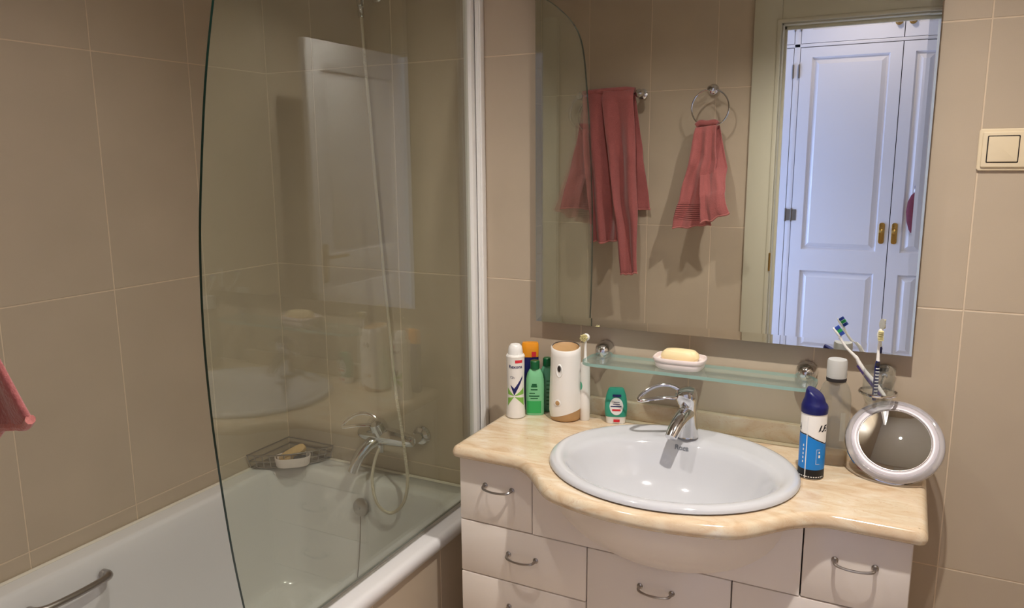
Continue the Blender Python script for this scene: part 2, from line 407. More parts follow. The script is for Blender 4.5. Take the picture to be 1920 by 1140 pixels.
# opposite wall with the doorway
DX0, DX1, DZ = 1.312, 2.068, 2.035
wf = struct('wall_front', MB().box((-.1, DY - G, 0), (DX0, DY - WT, CEIL)).box((DX1, DY - G, 0), (RX + .1, DY - WT, CEIL)).box((DX0, DY - G, DZ), (DX1, DY - WT, CEIL)), GROUT)
ZS = .029
xf = [0, .165, .460, .755, 1.050, 1.214]
tiled(wf, (0, DY, 0), (1, 0, 0), (0, 0, 1), (0, 1, 0), xf, [0, R3 + ZS, R3 + H + ZS, R3 + 2 * H + ZS, 2.389, CEIL])
tiled(wf, (0, DY, 0), (1, 0, 0), (0, 0, 1), (0, 1, 0), [1.214, 1.3455, 1.6465, 1.9415, 2.168], [2.15, 2.389, CEIL])
tiled(wf, (0, DY, 0), (1, 0, 0), (0, 0, 1), (0, 1, 0), [2.168, RX], [0, R3 + ZS, R3 + H + ZS, R3 + 2 * H + ZS, 2.389, CEIL])
wr = struct('wall_right', MB().box((RX + G, DY - WT, 0), (RX + .12, .1, CEIL)), GROUT)
tiled(wr, (RX, 0, 0), (0, -1, 0), (0, 0, 1), (-1, 0, 0), yj, zj)
HX0, HX1, HY = .02, 3.0, -2.70
fl = struct('floor', MB().box((-.12, HY - .5, -.1), (HX1 + .1, .12, -.002)), FLOORT)
for i in range(7):
    for j in range(5):
        x0, y0 = .805 + i * .335, -.005 - j * .335
        if x0 + .33 > RX or y0 - .33 < DY: continue
        MB().box((x0, y0 - .33, -.004), (x0 + .33, y0, 0), .0008).build('tile', FLOORT, fl, smooth=False)
ce = struct('ceiling', MB().box((-.12, HY - .6, CEIL), (HX1 + .1, .12, CEIL + .1)), PLASTER)
struct('wall_hall', MB().box((-.12, DY - WT, 0), (DX0 - .1, DY - WT - .01, CEIL)).box((DX1 + .1, DY - WT, 0), (HX1, DY - WT - .01, CEIL)).box((DX0 - .1, DY - WT, DZ + .11), (DX1 + .1, DY - WT - .01, CEIL)), PLASTER)
struct('wall_hall_end', MB().box((HX1, DY - WT - .5 - 1.2, 0), (HX1 + .1, DY, CEIL)), PLASTER)
struct('wall_hall_window', MB().box((-.1, HY - .6, 0), (0, DY - WT, .55)).box((-.1, HY - .6, 1.95), (0, DY - WT, CEIL)), PLASTER)
# hall window in the end wall the daylight comes from
w1 = MB(); y0, y1 = HY + .02, DY - WT - .03
w1.box((-.07, y0, .55), (-.02, y0 + .05, 1.95)).box((-.07, y1 - .05, .55), (-.02, y1, 1.95)).box((-.07, y0, .55), (-.02, y1, .60)).box((-.07, y0, 1.90), (-.02, y1, 1.95))
struct('window_1', w1, WHITEP)

# door casing and lining (door_1), open leaf on the right jamb
d1 = MB()
def casing(x0, x1, z0, z1, vert, side=1):
    d1.box((x0, DY, z0), (x1, DY + .013, z1), .003)
casing(DX0 - .112, DX0, 0, DZ + .112, True); casing(DX1, DX1 + .10, 0, DZ + .112, True); casing(DX0, DX1, DZ, DZ + .112, False)
d1.box((DX0 - .018, DY, 0), (DX0, DY + .017, DZ + .004), .003)
d1.box((DX0 - .018, DY, DZ - .0), (DX1, DY + .017, DZ + .016), .003)
dr = d1.build('door_1', CREAMP); dr['kind'] = 'structure'
d2 = MB(); d2.box((DX0 - .002, DY - WT - .012, 0), (DX0 + .004, DY + .001, DZ)); d2.box((DX1 - .004, DY - WT - .012, 0), (DX1 + .002, DY + .001, DZ)); d2.box((DX0, DY - WT - .012, DZ - .006), (DX1, DY + .001, DZ + .001))
d2.box((DX0, DY - .062, 0), (DX0 + .014, DY - .045, DZ - .006), .002); d2.box((DX0, DY - .062, DZ - .02), (DX1, DY - .045, DZ - .006), .002)
d2.build('door_lining', CREAMP, dr)
MB().box((DX0 - .004, DY + .012, 1.005), (DX0 + .004, DY + .021, 1.085), .002).build('hinge', BRASS, dr)
def leaf(x0, y0, y1, z1):
    th = .035; mb = MB(); mb.box((x0 + .006, y0, .008), (x0 + th - .006, y1, z1))
    sw = .105
    def face(xa, xb):
        mb.box((xa, y0, .008), (xb, y0 + sw, z1), .002); mb.box((xa, y1 - sw, .008), (xb, y1, z1), .002)
        for za, zb in ((.008, .22), (.93, 1.06), (z1 - .13, z1)): mb.box((xa, y0 + sw, za), (xb, y1 - sw, zb), .002)
    face(x0, x0 + .008); face(x0 + th - .008, x0 + th)
    for za, zb in ((.25, .90), (1.09, z1 - .16)):
        mb.box((x0 + .001, y0 + sw + .03, za), (x0 + th - .001, y1 - sw - .03, zb), .004)
    return mb
lf = leaf(DX1 + .014, DY + .022, DY + .022 + .735, DZ - .01).build('door_leaf', WHITEP, dr)
hy = DY + .022 + .735 - .06
h_ = MB().box((DX1 + .006, hy - .018, .93), (DX1 + .014, hy + .018, 1.11), .003)
h_.tube([(DX1 + .010, hy, 1.05), (DX1 - .03, hy, 1.05)], .008).tube([(DX1 - .03, hy + .004, 1.05), (DX1 - .032, hy - .11, 1.05)], .008)
h_.build('door_handle', BRASS, lf)

# ------------------------------------------------------------------ hallway wardrobe
WY = -2.645
wd = thing('wardrobe', (1.75, WY, 0), 'white built-in wardrobe with panelled double doors, reflected in the wall mirror', 'wardrobe')
fr = MB()
for xa, xb in ((1.232, 1.262), (2.236, 2.266), (.242, .262)): fr.box((xa, WY, 0), (xb, WY + .002 - .45, CEIL - .01), .002)
fr.box((.242, WY - .42, 0), (2.266, WY - .45, CEIL - .01)); fr.box((.262, WY, 2.062), (2.236, WY - .42, 2.078), .001); fr.box((.262, WY - .004, 0), (2.236, WY - .3, .05))
fr.build('frame', WHITEP, wd)
def panel_door(xa, xb, za, zb, panels, knob_x, knob_z, hinge_x, small=False):
    mb = MB(); T0 = WY - .020; F = WY + .002; REC = .014
    # stiles and rails around recessed grounds, each field a raised panel with bevelled sides
    def rect(x0, x1, z0, z1, y_): return [(x0, y_, z0), (x1, y_, z0), (x1, y_, z1), (x0, y_, z1)]
    out = rect(xa, xb, za, zb, F)
    xs_ = sorted({xa, xb}); zb_list = [za] + [z for p in panels for z in (p[2], p[3])] + [zb]
    px0, px1 = panels[0][0], panels[0][1]
    zl = sorted(zb_list)
    mb.box((xa, T0, za), (px0, F, zb)); mb.box((px1, T0, za), (xb, F, zb))
    for k in range(0, len(zl) - 1, 2): mb.box((px0, T0, zl[k]), (px1, F, zl[k + 1]))
    for x0, x1, z0, z1 in panels:
        R = [rect(x0, x1, z0, z1, F), rect(x0 + .008, x1 - .008, z0 + .008, z1 - .008, F - REC), rect(x0 + .016, x1 - .016, z0 + .016, z1 - .016, F - REC),
             rect(x0 + .036, x1 - .036, z0 + .036, z1 - .036, F - .001)]
        mb.rings(R, cap1=True)
    d = mb.build('door', WHITEP, wd, smooth=False)
    k = MB()
    if small:
        k.lathe([(.0, 0), (.018, 0), (.018, .004), (.007, .008), (.007, .018), (.014, .024), (.013, .032), (0, .035)], T=axisT((knob_x, F, knob_z), (0, 1, 0)), seg=16)
    else:
        k.prism(rrect(-.014, .014, -.055, .055, .012), 0, .005, .0015, T=axisT((knob_x, F, knob_z), (0, 1, 0)))
        k.lathe([(.006, 0), (.006, .016), (.012, .02), (.012, .026), (0, .03)], T=axisT((knob_x, F + .004, knob_z + .012), (0, 1, 0)), seg=16)
    k.build('knob' if small else 'handle', BRASS, d)
    for hz in ((1.94, 1.185, .3) if not small else (2.18, 2.36)):
        hb = MB().box((hinge_x - .004, F - .001, hz - .036), (hinge_x + .004, F + .007, hz + .036), .002)
        if hz == 1.185: hb.box((hinge_x - .004, F - .001, hz - .03), (hinge_x + .026, F + .002, hz + .03))
        hb.build('hinge', HINGE, d)
def pan(x0, x1): return [(x0 + .058, x1 - .055, .16, .885), (x0 + .058, x1 - .055, 1.0, 2.008)]
panel_door(1.265, 1.748, .06, 2.058, pan(1.265, 1.748), 1.716, 1.10, 1.262)
panel_door(1.752, 2.234, .06, 2.058, [(1.752 + .055, 2.234 - .058, .16, .885), (1.752 + .055, 2.234 - .058, 1.0, 2.008)], 1.776, 1.10, 2.237)
panel_door(.748, 1.230, .06, 2.058, [(.748 + .055, 1.230 - .058, .16, .885), (.748 + .055, 1.230 - .058, 1.0, 2.008)], .78, 1.10, 1.232)
panel_door(.264, .744, .06, 2.058, pan(.264, .744), .71, 1.10, .262)
for xa, xb, kx, hx in ((1.265, 1.748, 1.722, 1.262), (1.752, 2.234, 1.784, 2.237), (.748, 1.230, .79, 1.232), (.264, .744, .71, .262)):
    panel_door(xa, xb, 2.08, 2.478, [(xa + .055, xb - .055, 2.145, 2.42)], kx, 2.155, hx, True)
MB().box((.262, WY - .022, .05), (2.236, WY - .026, 2.49)).build('door_gap', GAP, wd)
po = thing('hanging_pouch', (1.862, WY + .03, 1.10), 'dark red cloth pouch hanging on the wardrobe door, at the mirror\'s right edge', 'pouch')
pm = MB(); pr_ = [(0, .0), (.012, .004), (.022, .02), (.034, .06), (.040, .11), (.036, .16), (.022, .195), (.012, .205), (.008, .21)]
pm.lathe(pr_, (1.862, WY + .026, 1.105), 20, 1, .5); pm.build('body', POUCH, po)
MB().lathe([(.009, 0), (.012, .004), (.012, .016), (.008, .02)], (1.862, WY + .026, 1.312), 14).build('collar', PWHITE, po)
MB().lathe([(.007, 0), (.010, .01), (.006, .03), (0, .036)], (1.862, WY + .024, 1.33), 14).tube([(1.862, WY + .024, 1.362), (1.862, WY + .004, 1.395)], .0025).build('cord', NAVY, po)

# ------------------------------------------------------------------ ceiling downlights
for i, (x, y, z) in enumerate(SPOTS):
    t = thing('ceiling_downlight', (x, y, CEIL), ['round recessed downlight in the ceiling above the outer edge of the bathtub', 'round recessed downlight in the ceiling in front of the vanity, towards the door'][i], 'downlight', 'ceiling downlights')
    MB().lathe([(.030, 0), (.045, 0), (.046, -.004), (.040, -.007), (.030, -.005), (.030, 0)], (x, y, CEIL), 32, caps=False).build('trim_ring', CHROME, t)
    MB().lathe([(.0, -.001), (.026, -.001), (.026, -.003), (0, -.006)], (x, y, CEIL), 24).build('bulb', BULB, t)

# ------------------------------------------------------------------ bathtub
TX, TE = .80, -1.625; RZ = .512
tub = thing('bathtub', (.4, -.8, 0), 'white enamelled bathtub along the left tiled wall', 'bathtub')
tb = MB(); R = []
def rr(x0, x1, y0, y1, r, z): R.append([(p[0], p[1], z) for p in rrect(x0, x1, y0, y1, r, 8)])
g = .003
rr(g, TX - .004, TE, -g, .012, RZ - .040); rr(g, TX + .004, TE, -g, .012, RZ - .034); rr(g, TX + .008, TE, -g, .014, RZ - .018); rr(g, TX + .005, TE, -g, .014, RZ - .006); rr(g, TX - .003, TE, -g, .012, RZ - .001); rr(g, TX - .012, TE, -g, .01, RZ)
rr(.052, TX - .055, TE + .07, -.085, .10, RZ); rr(.060, TX - .064, TE + .078, -.092, .10, RZ - .003); rr(.066, TX - .070, TE + .084, -.099, .10, RZ - .012)
for t, z in ((0, .47), (.12, .40), (.35, .30), (.6, .22), (.8, .17), (1, .145)):
    rr(.074 + .046 * t, TX - .078 - .046 * t, TE + .095 + .24 * t * t, -.104 - .055 * t, .095, z)
rr(.145, TX - .15, TE + .37, -.19, .08, .135); rr(.2, TX - .2, TE + .45, -.25, .06, .130)
tb.rings(R, cap1=True)
tb.build('body', ENAMEL, tub, ang=60)
ov = MB().lathe([(0, .016), (.020, .015), (.027, .011), (.029, .004), (.027, 0), (0, 0)], T=axisT((.394, -.1135, .432), (0, -1, .12)), seg=28)
ov.lathe([(0, .020), (.004, .019), (.005, .015)], T=axisT((.394, -.1135, .432), (0, -1, .12)), seg=12).build('overflow_cap', CHROME2, tub)
MB().tube([(.394, -.123, .405), (.392, -.132, .30), (.390, -.154, .19), (.390, -.20, .145)], .0016, 6, smooth=4).build('drain_cable', CHROME2, tub)
MB().lathe([(0, .006), (.024, .005), (.033, .002), (.034, 0)], (.39, -.27, .131), 24).build('drain', CHROME, tub)
gh = MB(); ga, gb = Vector((.084, -.765, .460)), Vector((.084, -.955, .460))
gh.tube([ga, ga + Vector((.024, -.004, .004)), ga + Vector((.036, -.03, .006)), (ga + gb) / 2 + Vector((.040, 0, .006)), gb + Vector((.036, .03, .006)), gb + Vector((.024, .004, .004)), gb], [.013, .012, .0085, .0085, .0085, .012, .013], 14, smooth=5)
gh.build('grab_handle', CHROME2, tub)['label'] = 'chrome grab handle'
MB().tube([(.006, -.01, RZ + .001), (.006, TE + .02, RZ + .001)], .005, 6).tube([(.01, -.006, RZ + .001), (TX - .02, -.006, RZ + .001)], .005, 6).build('sealant', SEAL, tub)

# tiled apron under the rim
ap = MB().box((.766, TE, 0), (.788 - G, -.004, RZ - .042)).build('side_panel', GROUT, tub, smooth=False)
ap['label'] = 'beige tiled side panel'
tiled(ap, (.788 - .4, .8, 0), (0, -1, 0), (0, 0, 1), (1, 0, 0), [.004, .285, .58, .875, 1.17, 1.465, 1.62], [.002, RZ - .042])

def text_mesh(s, size, italic=0, bold=0):
    cu = bpy.data.curves.new('txt', 'FONT'); cu.body = s; cu.size = size; cu.shear = italic; cu.offset = bold; cu.fill_mode = 'FRONT'; cu.align_x = 'CENTER'; cu.resolution_u = 3
    o = bpy.data.objects.new('txt', cu); COL.objects.link(o); dg = bpy.context.evaluated_depsgraph_get(); dg.update()
    me = bpy.data.meshes.new_from_object(o.evaluated_get(dg)); vs = [v.co.copy() for v in me.vertices]; fs = [tuple(p.vertices) for p in me.polygons]
    bpy.data.objects.remove(o); bpy.data.meshes.remove(me); bpy.data.curves.remove(cu)
    return vs, fs
def flat_text(mb, s, size, T, **k):
    vs, fs = text_mesh(s, size, **k); mb.add([(v.x, v.y, 0) for v in vs], fs, T=T); return mb
tm = MB(); flat_text(tm, 'Roca', .016, axisT((.755, -.045, RZ + .0006), (0, 0, 1), (0, 1, 0)) @ Matrix.Rotation(0, 4, 'Z'))
tm.build('maker_mark', GREYT, tub, smooth=False)

# ------------------------------------------------------------------ shower screen
SX = .753
scn = thing('shower_screen', (SX, -.4, RZ), 'clear glass bath screen with a curved free edge, on the tub rim', 'shower screen')
edge = [(-.912, .524), (-.921, .60), (-.943, .75), (-.958, .90), (-.968, 1.05), (-.970, 1.2), (-.962, 1.35), (-.946, 1.48), (-.924, 1.62), (-.898, 1.74), (-.868, 1.85), (-.825, 1.915), (-.74, 1.958), (-.6, 1.985), (-.45, 1.995)]
ep = spline([Vector((a_, b_, 0)) for a_, b_ in edge], 5)
poly = [(-.030, .524)] + [(p.x, p.y) for p in ep] + [(-.030, 2.0)]
gm_ = MB(); n = len(poly)
vs = [(SX - .003, y, z) for y, z in poly] + [(SX + .003, y, z) for y, z in poly]
tri = tessellate_polygon([[Vector((y, z, 0)) for y, z in poly]])
gm_.add(vs, [tuple(t) for t in tri] + [tuple(n + i for i in t)[::-1] for t in tri], 0)
gm_.add(vs, [(i, (i + 1) % n, n + (i + 1) % n, n + i) for i in range(n)], 1)
gm_.build('glass_pane', [GLASS, GLASSEDGE], scn, smooth=False)
MB().box((SX - .010, -.010, .520), (SX + .014, -.040, 2.02), .002).build('hinge_profile', ALU, scn)
MB().box((SX + .0165, -.003, .520), (SX + .034, -.024, 2.02), .002).box((SX + .014, -.003, .520), (SX + .0165, -.020, 2.02), 0, 1).box((SX + .020, -.0235, .520), (SX + .0225, -.0265, 2.02)).box((SX + .028, -.0235, .520), (SX + .0305, -.0265, 2.02)).box((SX - .004, -.003, .52), (SX + .014, -.012, 2.02)).build('wall_channel', [ALU, PROFGR], scn)
MB().box((SX - .005, -.03, RZ + .002), (SX + .005, -.905, .526), .002).build('bottom_seal', CLEAR, scn)

# ------------------------------------------------------------------ bath mixer, hose, hand shower
bmx = thing('bath_mixer_tap', (.45, -.0, .64), 'chrome single-lever bath and shower mixer on the tiled wall above the tub', 'tap')
b_ = MB()
for x in (.372, .552): b_.lathe([(0, 0), (.030, 0), (.031, .006), (.026, .014), (.015, .018), (.014, .06)], T=axisT((x, -.002, .655), (0, -1, 0)), seg=28)
b_.tube([(.362, -.062, .655), (.385, -.064, .655), (.43, -.066, .658), (.48, -.066, .658), (.535, -.064, .655), (.562, -.062, .655)], [.016, .022, .028, .028, .021, .016], 20, smooth=4)
b_.lathe([(.026, -.02), (.027, .01), (.025, .03), (.015, .038), (0, .04)], T=axisT((.445, -.072, .675), (-.25, -.35, 1)), seg=24)
b_.build('body', CHROME, bmx)
MB().tube([(.43, -.07, .645), (.418, -.10, .632), (.400, -.128, .600), (.386, -.142, .556)], [.020, .019, .017, .015], 18, smooth=5).build('spout', CHROME, bmx)
def loop_lever(root, tip, width, r, parent, tilt=.9):
    root, tip = Vector(root), Vector(tip); d = (tip - root); L = d.length; d.normalize()
    s_ = d.cross(Vector((0, 0, 1))).normalized(); u_ = s_.cross(d)
    if s_.y > 0: s_ = -s_
    u_ = Vector((0, 0, 1)); sh_ = (s_ * cos(tilt) - u_ * sin(tilt))
    pts = []
    for i in range(28):
        t = 2 * pi * i / 28; c, q = cos(t), sin(t)
        pts.append(root + d * (L * (.5 - .5 * c)) + sh_ * (width * q * (1 - .25 * (.5 - .5 * c))) + u_ * (.12 * L * sin(pi * (.5 - .5 * c))))
    return MB().tube(pts, r, 10, closed=True, flat=.8).build('lever', CHROME, parent)
loop_lever((.440, -.082, .706), (.338, -.122, .690), .022, .0055, bmx)
hose = thing('shower_hose', (.43, -.06, .41), 'flexible metal shower hose hanging in a loop below the bath mixer', 'hose')
hp = [(.418, -.05, 1.90), (.429, -.058, 1.786), (.438, -.06, 1.669), (.451, -.06, 1.444), (.461, -.06, 1.29), (.473, -.062, 1.133), (.490, -.066, .957), (.508, -.075, .811), (.540, -.098, .715), (.572, -.125, .620), (.584, -.135, .555), (.567, -.138, .488), (.520, -.138, .448), (.470, -.135, .466), (.446, -.125, .530), (.441, -.10, .590), (.445, -.070, .630)]
hs_ = MB(); hpp = spline([Vector(p) for p in hp], 40)
hs_.tube(hpp, [.0052 if i % 2 else .0042 for i in range(len(hpp))], 8); hs_.build('hose', STEEL, hose)
MB().lathe([(.009, 0), (.010, .004), (.010, .024), (.007, .028)], T=axisT((.445, -.072, .606), (0, 0, 1)), seg=16).build('hose_nut', CHROME, hose)
MB().lathe([(.008, 0), (.009, .004), (.009, .03), (.007, .034)], T=axisT((.418, -.05, 1.885), (-.1, .05, 1)), seg=16).build('hose_nut', CHROME, hose)
hs = thing('hand_shower', (.415, -.05, 1.92), 'chrome hand shower hooked high on the wall at the top of the hose', 'hand shower')
MB().tube([(.416, -.049, 1.918), (.410, -.055, 2.0), (.404, -.075, 2.07), (.400, -.10, 2.11)], [.010, .011, .012, .016], 14, smooth=4).build('grip', CHROME, hs)
MB().lathe([(.012, 0), (.03, .01), (.04, .022), (.041, .03), (.0, .032)], T=axisT((.400, -.10, 2.12), (0, -.75, -.6)), seg=28).build('spray_head', CHROME, hs)
MB().lathe([(0, 0), (.024, 0), (.025, .006), (.018, .012), (.010, .016), (.010, .034)], T=axisT((.441, -.002, 1.955), (0, -1, 0)), seg=24).box((.415, -.028, 1.94), (.446, -.048, 1.968), .004).build('wall_bracket', CHROME, hs)

# corner wire basket on the tub rim
bk = thing('corner_basket', (.05, -.05, RZ), 'chrome wire corner basket in the corner of the bath rim', 'basket')
def tri_out(s_, off=.006):
    pts = [(off, -off), (off, -s_ * .82)]
    a0 = Vector((off, -s_ * .82)); a1 = Vector((s_ * .82, -off)); c_ = Vector((s_ * .64, -s_ * .64))
    for k in range(1, 12):
        t = k / 12; p = a0 * (1 - t) ** 2 + c_ * 2 * t * (1 - t) + a1 * t * t; pts.append((p.x, p.y))
    pts.append((s_ * .82, -off)); return pts
bw = MB()
for z, s_ in ((RZ + .052, .245), (RZ + .030, .238), (RZ + .008, .228)):
    o_ = tri_out(s_, .010); bw.tube([(x, y, z) for x, y in o_], .0024, 8, closed=True)
oo, oi = tri_out(.245, .010), tri_out(.228, .010)
for k in range(1, 14): bw.tube([(oo[k][0], oo[k][1], RZ + .052), (oi[k][0], oi[k][1], RZ + .008)], .0016, 6)
for k in range(1, 9):
    d = .018 * k; bw.tube([(.010, -d * 1.2, RZ + .008), (.010 + .0, -d * 1.2, RZ + .008), (max(.012, .19 - d * .9), -d * 1.2 - .001, RZ + .008)], .0015, 6)
bw.build('wire_frame', CHROME2, bk)
MB().prism([(x, y) for x, y in tri_out(.222, .014)], RZ + .010, RZ + .013).build('tray', CHROME2, bk)
# oval dish in the basket, with what lies in it
bd = thing('soap_dish', (.125, -.118, RZ + .015), 'small white oval soap dish in the corner basket of the bath', 'soap dish')
def oval(mb, prof, c, sx, sy, ang, seg=32, pw=2.6, mi=0):
    T = Matrix.Translation(c) @ Matrix.Rotation(ang, 4, 'Z'); return mb.lathe(prof, (0, 0, 0), seg, sx, sy, mi, T, pw)
A45 = radians(42)
oval(MB(), [(0, .006), (.86, .006), (.9, .010), (.94, .030), (1, .031), (1, .026), (.93, .004), (.88, 0), (0, 0)], (.132, -.125, RZ + .016), .056, .034, A45).build('bowl', DISH, bd)
sp = thing('bath_sponge', (.12, -.11, RZ + .03), 'tan sponge leaning in the soap dish in the bath corner', 'sponge')
o = MB().lathe([(0, -.012), (.7, -.012), (.95, -.007), (1, 0), (.95, .007), (.7, .012), (0, .012)], (0, 0, 0), 28, .046, .018, T=Matrix.Translation((.120, -.112, RZ + .047)) @ Matrix.Rotation(A45 + .15, 4, 'Z') @ Matrix.Rotation(-.42, 4, 'Y') @ Matrix.Rotation(.5, 4, 'X'), pw=3).build('sponge', GLYC, sp)
bs = MB().box((-.020, -.010, -.008), (.020, .010, .008), .004, T=Matrix.Translation((.150, -.112, RZ + .036)) @ Matrix.Rotation(A45, 4, 'Z')).build('pumice_stone', RUBBER)
tag(bs, 'small black pumice stone in the soap dish in the bath corner', 'pumice stone')

# ------------------------------------------------------------------ vanity cabinet
CX0, CX1, CF = .905, 1.893, -.352
vc = thing('vanity_cabinet', (1.4, -.18, 0), 'cream lacquered vanity cabinet with chrome bow handles under the marble top', 'cabinet')
c_ = MB()
c_.box((CX0, CF, .08), (CX0 + .016, -.004, .78)).box((CX1 - .016, CF, .08), (CX1, -.004, .78)).box((CX0 + .016, CF, .08), (CX1 - .016, -.004, .096)).box((CX0 + .016, -.012, .096), (CX1 - .016, -.004, .78))
c_.box((CX0 + .01, CF + .03, 0), (CX1 - .01, CF + .048, .08))
c_.build('carcass', LACQ, vc, smooth=False)
MB().box((CX0 + .017, CF, .10), (CX1 - .017, CF + .003, .622)).box((CX0 + .017, CF, .622), (1.12, CF + .003, .779)).box((1.68, CF, .622), (CX1 - .017, CF + .003, .779)).build('front_gap', GAP, vc)
FT = .018; gp = .0013
def bow_handle(x, z, par):
    mb = MB(); y = CF - FT
    pts = [(x - .036, y - .001, z), (x - .036, y - .012, z), (x - .031, y - .019, z - .002), (x - .016, y - .023, z - .0035), (x, y - .024, z - .004), (x + .016, y - .023, z - .0035), (x + .031, y - .019, z - .002), (x + .036, y - .012, z), (x + .036, y - .001, z)]
    mb.tube(pts, [.0035, .0034, .0030, .0026, .0028, .0026, .0030, .0034, .0035], 10, smooth=4)
    for s_ in (-1, 1): mb.lathe([(.0068, 0), (.0065, .002), (.0042, .004)], T=axisT((x + s_ * .036, y, z), (0, -1, 0)), seg=16)
    mb.build('handle', CHROME2, par)
def front(name, x0, x1, z0, z1, hx=None, hz=None):
    d = MB().box((x0 + gp, CF - FT, z0 + gp), (x1 - gp, CF - .001, z1 - gp), .0022).build(name, LACQ, vc)
    if hx: bow_handle(hx, hz, d)
    return d
front('drawer', CX0, 1.102, .616, .776, 1.013, .716);  front('drawer', 1.699, CX1, .616, .776, 1.795, .711)
BLX, BLA, BLB, BLP = 1.402, .262, .172, .135
arc_ = [(BLX + BLA * .90 * cos(t), .776 - gp - BLB * .90 * sin(t)) for t in [pi * i / 30 for i in range(31)]]
Tf = Matrix(((1, 0, 0, 0), (0, 0, -1, CF - .001), (0, 1, 0, 0), (0, 0, 0, 1)))
fp = MB().prism([(1.102 + gp, .616 + gp), (1.699 - gp, .616 + gp), (1.699 - gp, .776 - gp)] + arc_ + [(1.102 + gp, .776 - gp)], 0, FT - .001, T=Tf).build('front_panel', LACQ, vc)
R = []
for k_ in range(15):
    q_ = 1 - k_ / 14; R.append([(BLX + BLA * q_ * cos(t), CF - FT - .0004 - BLP * (1 - q_ * q_) ** 1.08, .776 - BLB * q_ * sin(t)) for t in [pi * i / 40 for i in range(41)]])
MB().rings(R, closed=False).build('bowed_belly', LACQ, fp, ang=80)
rows = [(.478, .616), (.340, .478), (.20, .340), (.085, .20)]
for z0, z1 in rows:
    front('drawer', CX0, 1.240, z0, z1, 1.075, z1 - .065); front('drawer', 1.565, CX1, z0, z1, 1.73, z1 - .065)
front('door', 1.240, 1.565, .085, .616, 1.403, .553)

# marble top: outline with the bulging centre, hole for the basin
ZC, TH = .81, .030
BX, BY, BA, BB = 1.404, -.286, .275, .243
def front_y(x):
    u = abs(x - 1.402); base = -.392; b = smoothstep(.325, .225, u) if u > .2 else 1
    arc = -.556 + .095 * (u / .25) ** 2 * .62
    t = smoothstep(.36, .185, u) if True else 0
    return base * (1 - t) + arc * t
ol = [(.893, -.003)] + [(.893, y) for y in (-.06, -.12, -.18, -.24, -.30, -.35)]
ol += [(.893 + .016 * (1 - cos(t)), -.376 - .016 * sin(t)) for t in (0, .4, .8, 1.2, 1.5)]
N_ = 64; ol += [(x, front_y(x)) for x in [.915 + (1.890 - .915) * k / N_ for k in range(N_ + 1)]]
ol += [(1.915 - .016 * (1 - cos(t)), -.376 - .016 * sin(t)) for t in (1.5, 1.2, .8, .4, 0)]
ol += [(1.915, y) for y in (-.35, -.30, -.24, -.18, -.12, -.06)] + [(1.915, -.003)]
def bullnose(out, inn):   # no inset at the wall side
    r_ = inset(out, inn); return [(p[0], min(q[1], -.003) if q[1] > -.004 else p[1]) if q[1] > -.004 else p for p, q in zip(r_, out)]
def hole(z, k=0.93, n=64): return [(BX + BA * k * cos(2 * pi * i / n), BY + BB * k * sin(2 * pi * i / n), z) for i in range(n)]
ct = MB(); R = []
prof = [(0.020, ZC - TH), (.008, ZC - TH), (.0025, ZC - TH + .004), (0, ZC - TH + .011), (.0005, ZC - .015), (.003, ZC - .008), (.007, ZC - .0028), (.012, ZC - .0004), (.018, ZC)]
for d, z in prof: R.append([(x, y, z) for x, y in bullnose(ol, d)])
ct.rings(R)
for z, rg in ((ZC, R[-1]), (ZC - TH, R[0])):
    hl = hole(z); bm = bmesh.new(); E_ = []
    for lp in (rg, hl):
        V_ = [bm.verts.new(p) for p in lp]; E_ += [bm.edges.new((V_[i], V_[(i + 1) % len(V_)])) for i in range(len(V_))]
    bmesh.ops.triangle_fill(bm, edges=E_, use_beauty=True); bm.verts.index_update()
    ct.add([v.co.copy() for v in bm.verts], [tuple(v.index for v in f.verts) for f in bm.faces]); bm.free()
ct.rings([hole(ZC - TH), hole(ZC)])
ctop = ct.build('countertop', MARBLE, ang=50); tag(ctop, 'cream marble countertop with a bowed front edge, on the vanity cabinet', 'countertop')
bsp = MB().box((1.105, -.0225, ZC), (1.66, -.001, ZC + .047), .002).build('backsplash', MARBLE2); tag(bsp, 'low marble upstand on the wall behind the basin', 'upstand')

# basin
bas = thing('basin', (BX, BY, ZC), 'white oval ceramic drop-in basin in the marble top', 'basin')
def ell(a_, b2, z, cy=BY, cx=BX, n=72): return [(cx + a_ * cos(2 * pi * i / n), cy + b2 * sin(2 * pi * i / n), z) for i in range(n)]
R = [ell(.240, .180, ZC - .10, BY - .01), ell(.248, .205, ZC - .02), ell(.250, .212, ZC - .001), ell(BA - .006, BB - .006, ZC + .0008), ell(BA, BB, ZC + .004), ell(BA - .001, BB - .001, ZC + .009), ell(BA - .006, BB - .006, ZC + .0135), ell(BA - .014, BB - .014, ZC + .0155), ell(BA - .024, BB - .024, ZC + .0145), ell(BA - .031, BB - .034, ZC + .011)]
cyb = BY - .022
R += [ell(.237, .196, ZC + .008, BY - .010), ell(.230, .182, ZC + .004, cyb), ell(.224, .174, ZC - .004, cyb - .001), ell(.216, .166, ZC - .018, cyb - .002), ell(.203, .154, ZC - .042, cyb - .002), ell(.180, .135, ZC - .075, cyb), ell(.145, .108, ZC - .103, cyb), ell(.10, .076, ZC - .121, cyb), ell(.055, .045, ZC - .130, cyb + .004), ell(.024, .024, ZC - .133, cyb + .008)]
bo = MB(); bo.rings(R[3:], cap1=True); bo.rings([R[3], R[2], R[1], R[0]]); 
R2 = [ell(.240, .180, ZC - .07, cyb), ell(.19, .145, ZC - .105, cyb), ell(.12, .09, ZC - .135, cyb), ell(.03, .03, ZC - .145, cyb)]
bo.rings([R[0]] + R2[1:], cap1=True)
bo.build('bowl', CERAMIC, bas, ang=70)
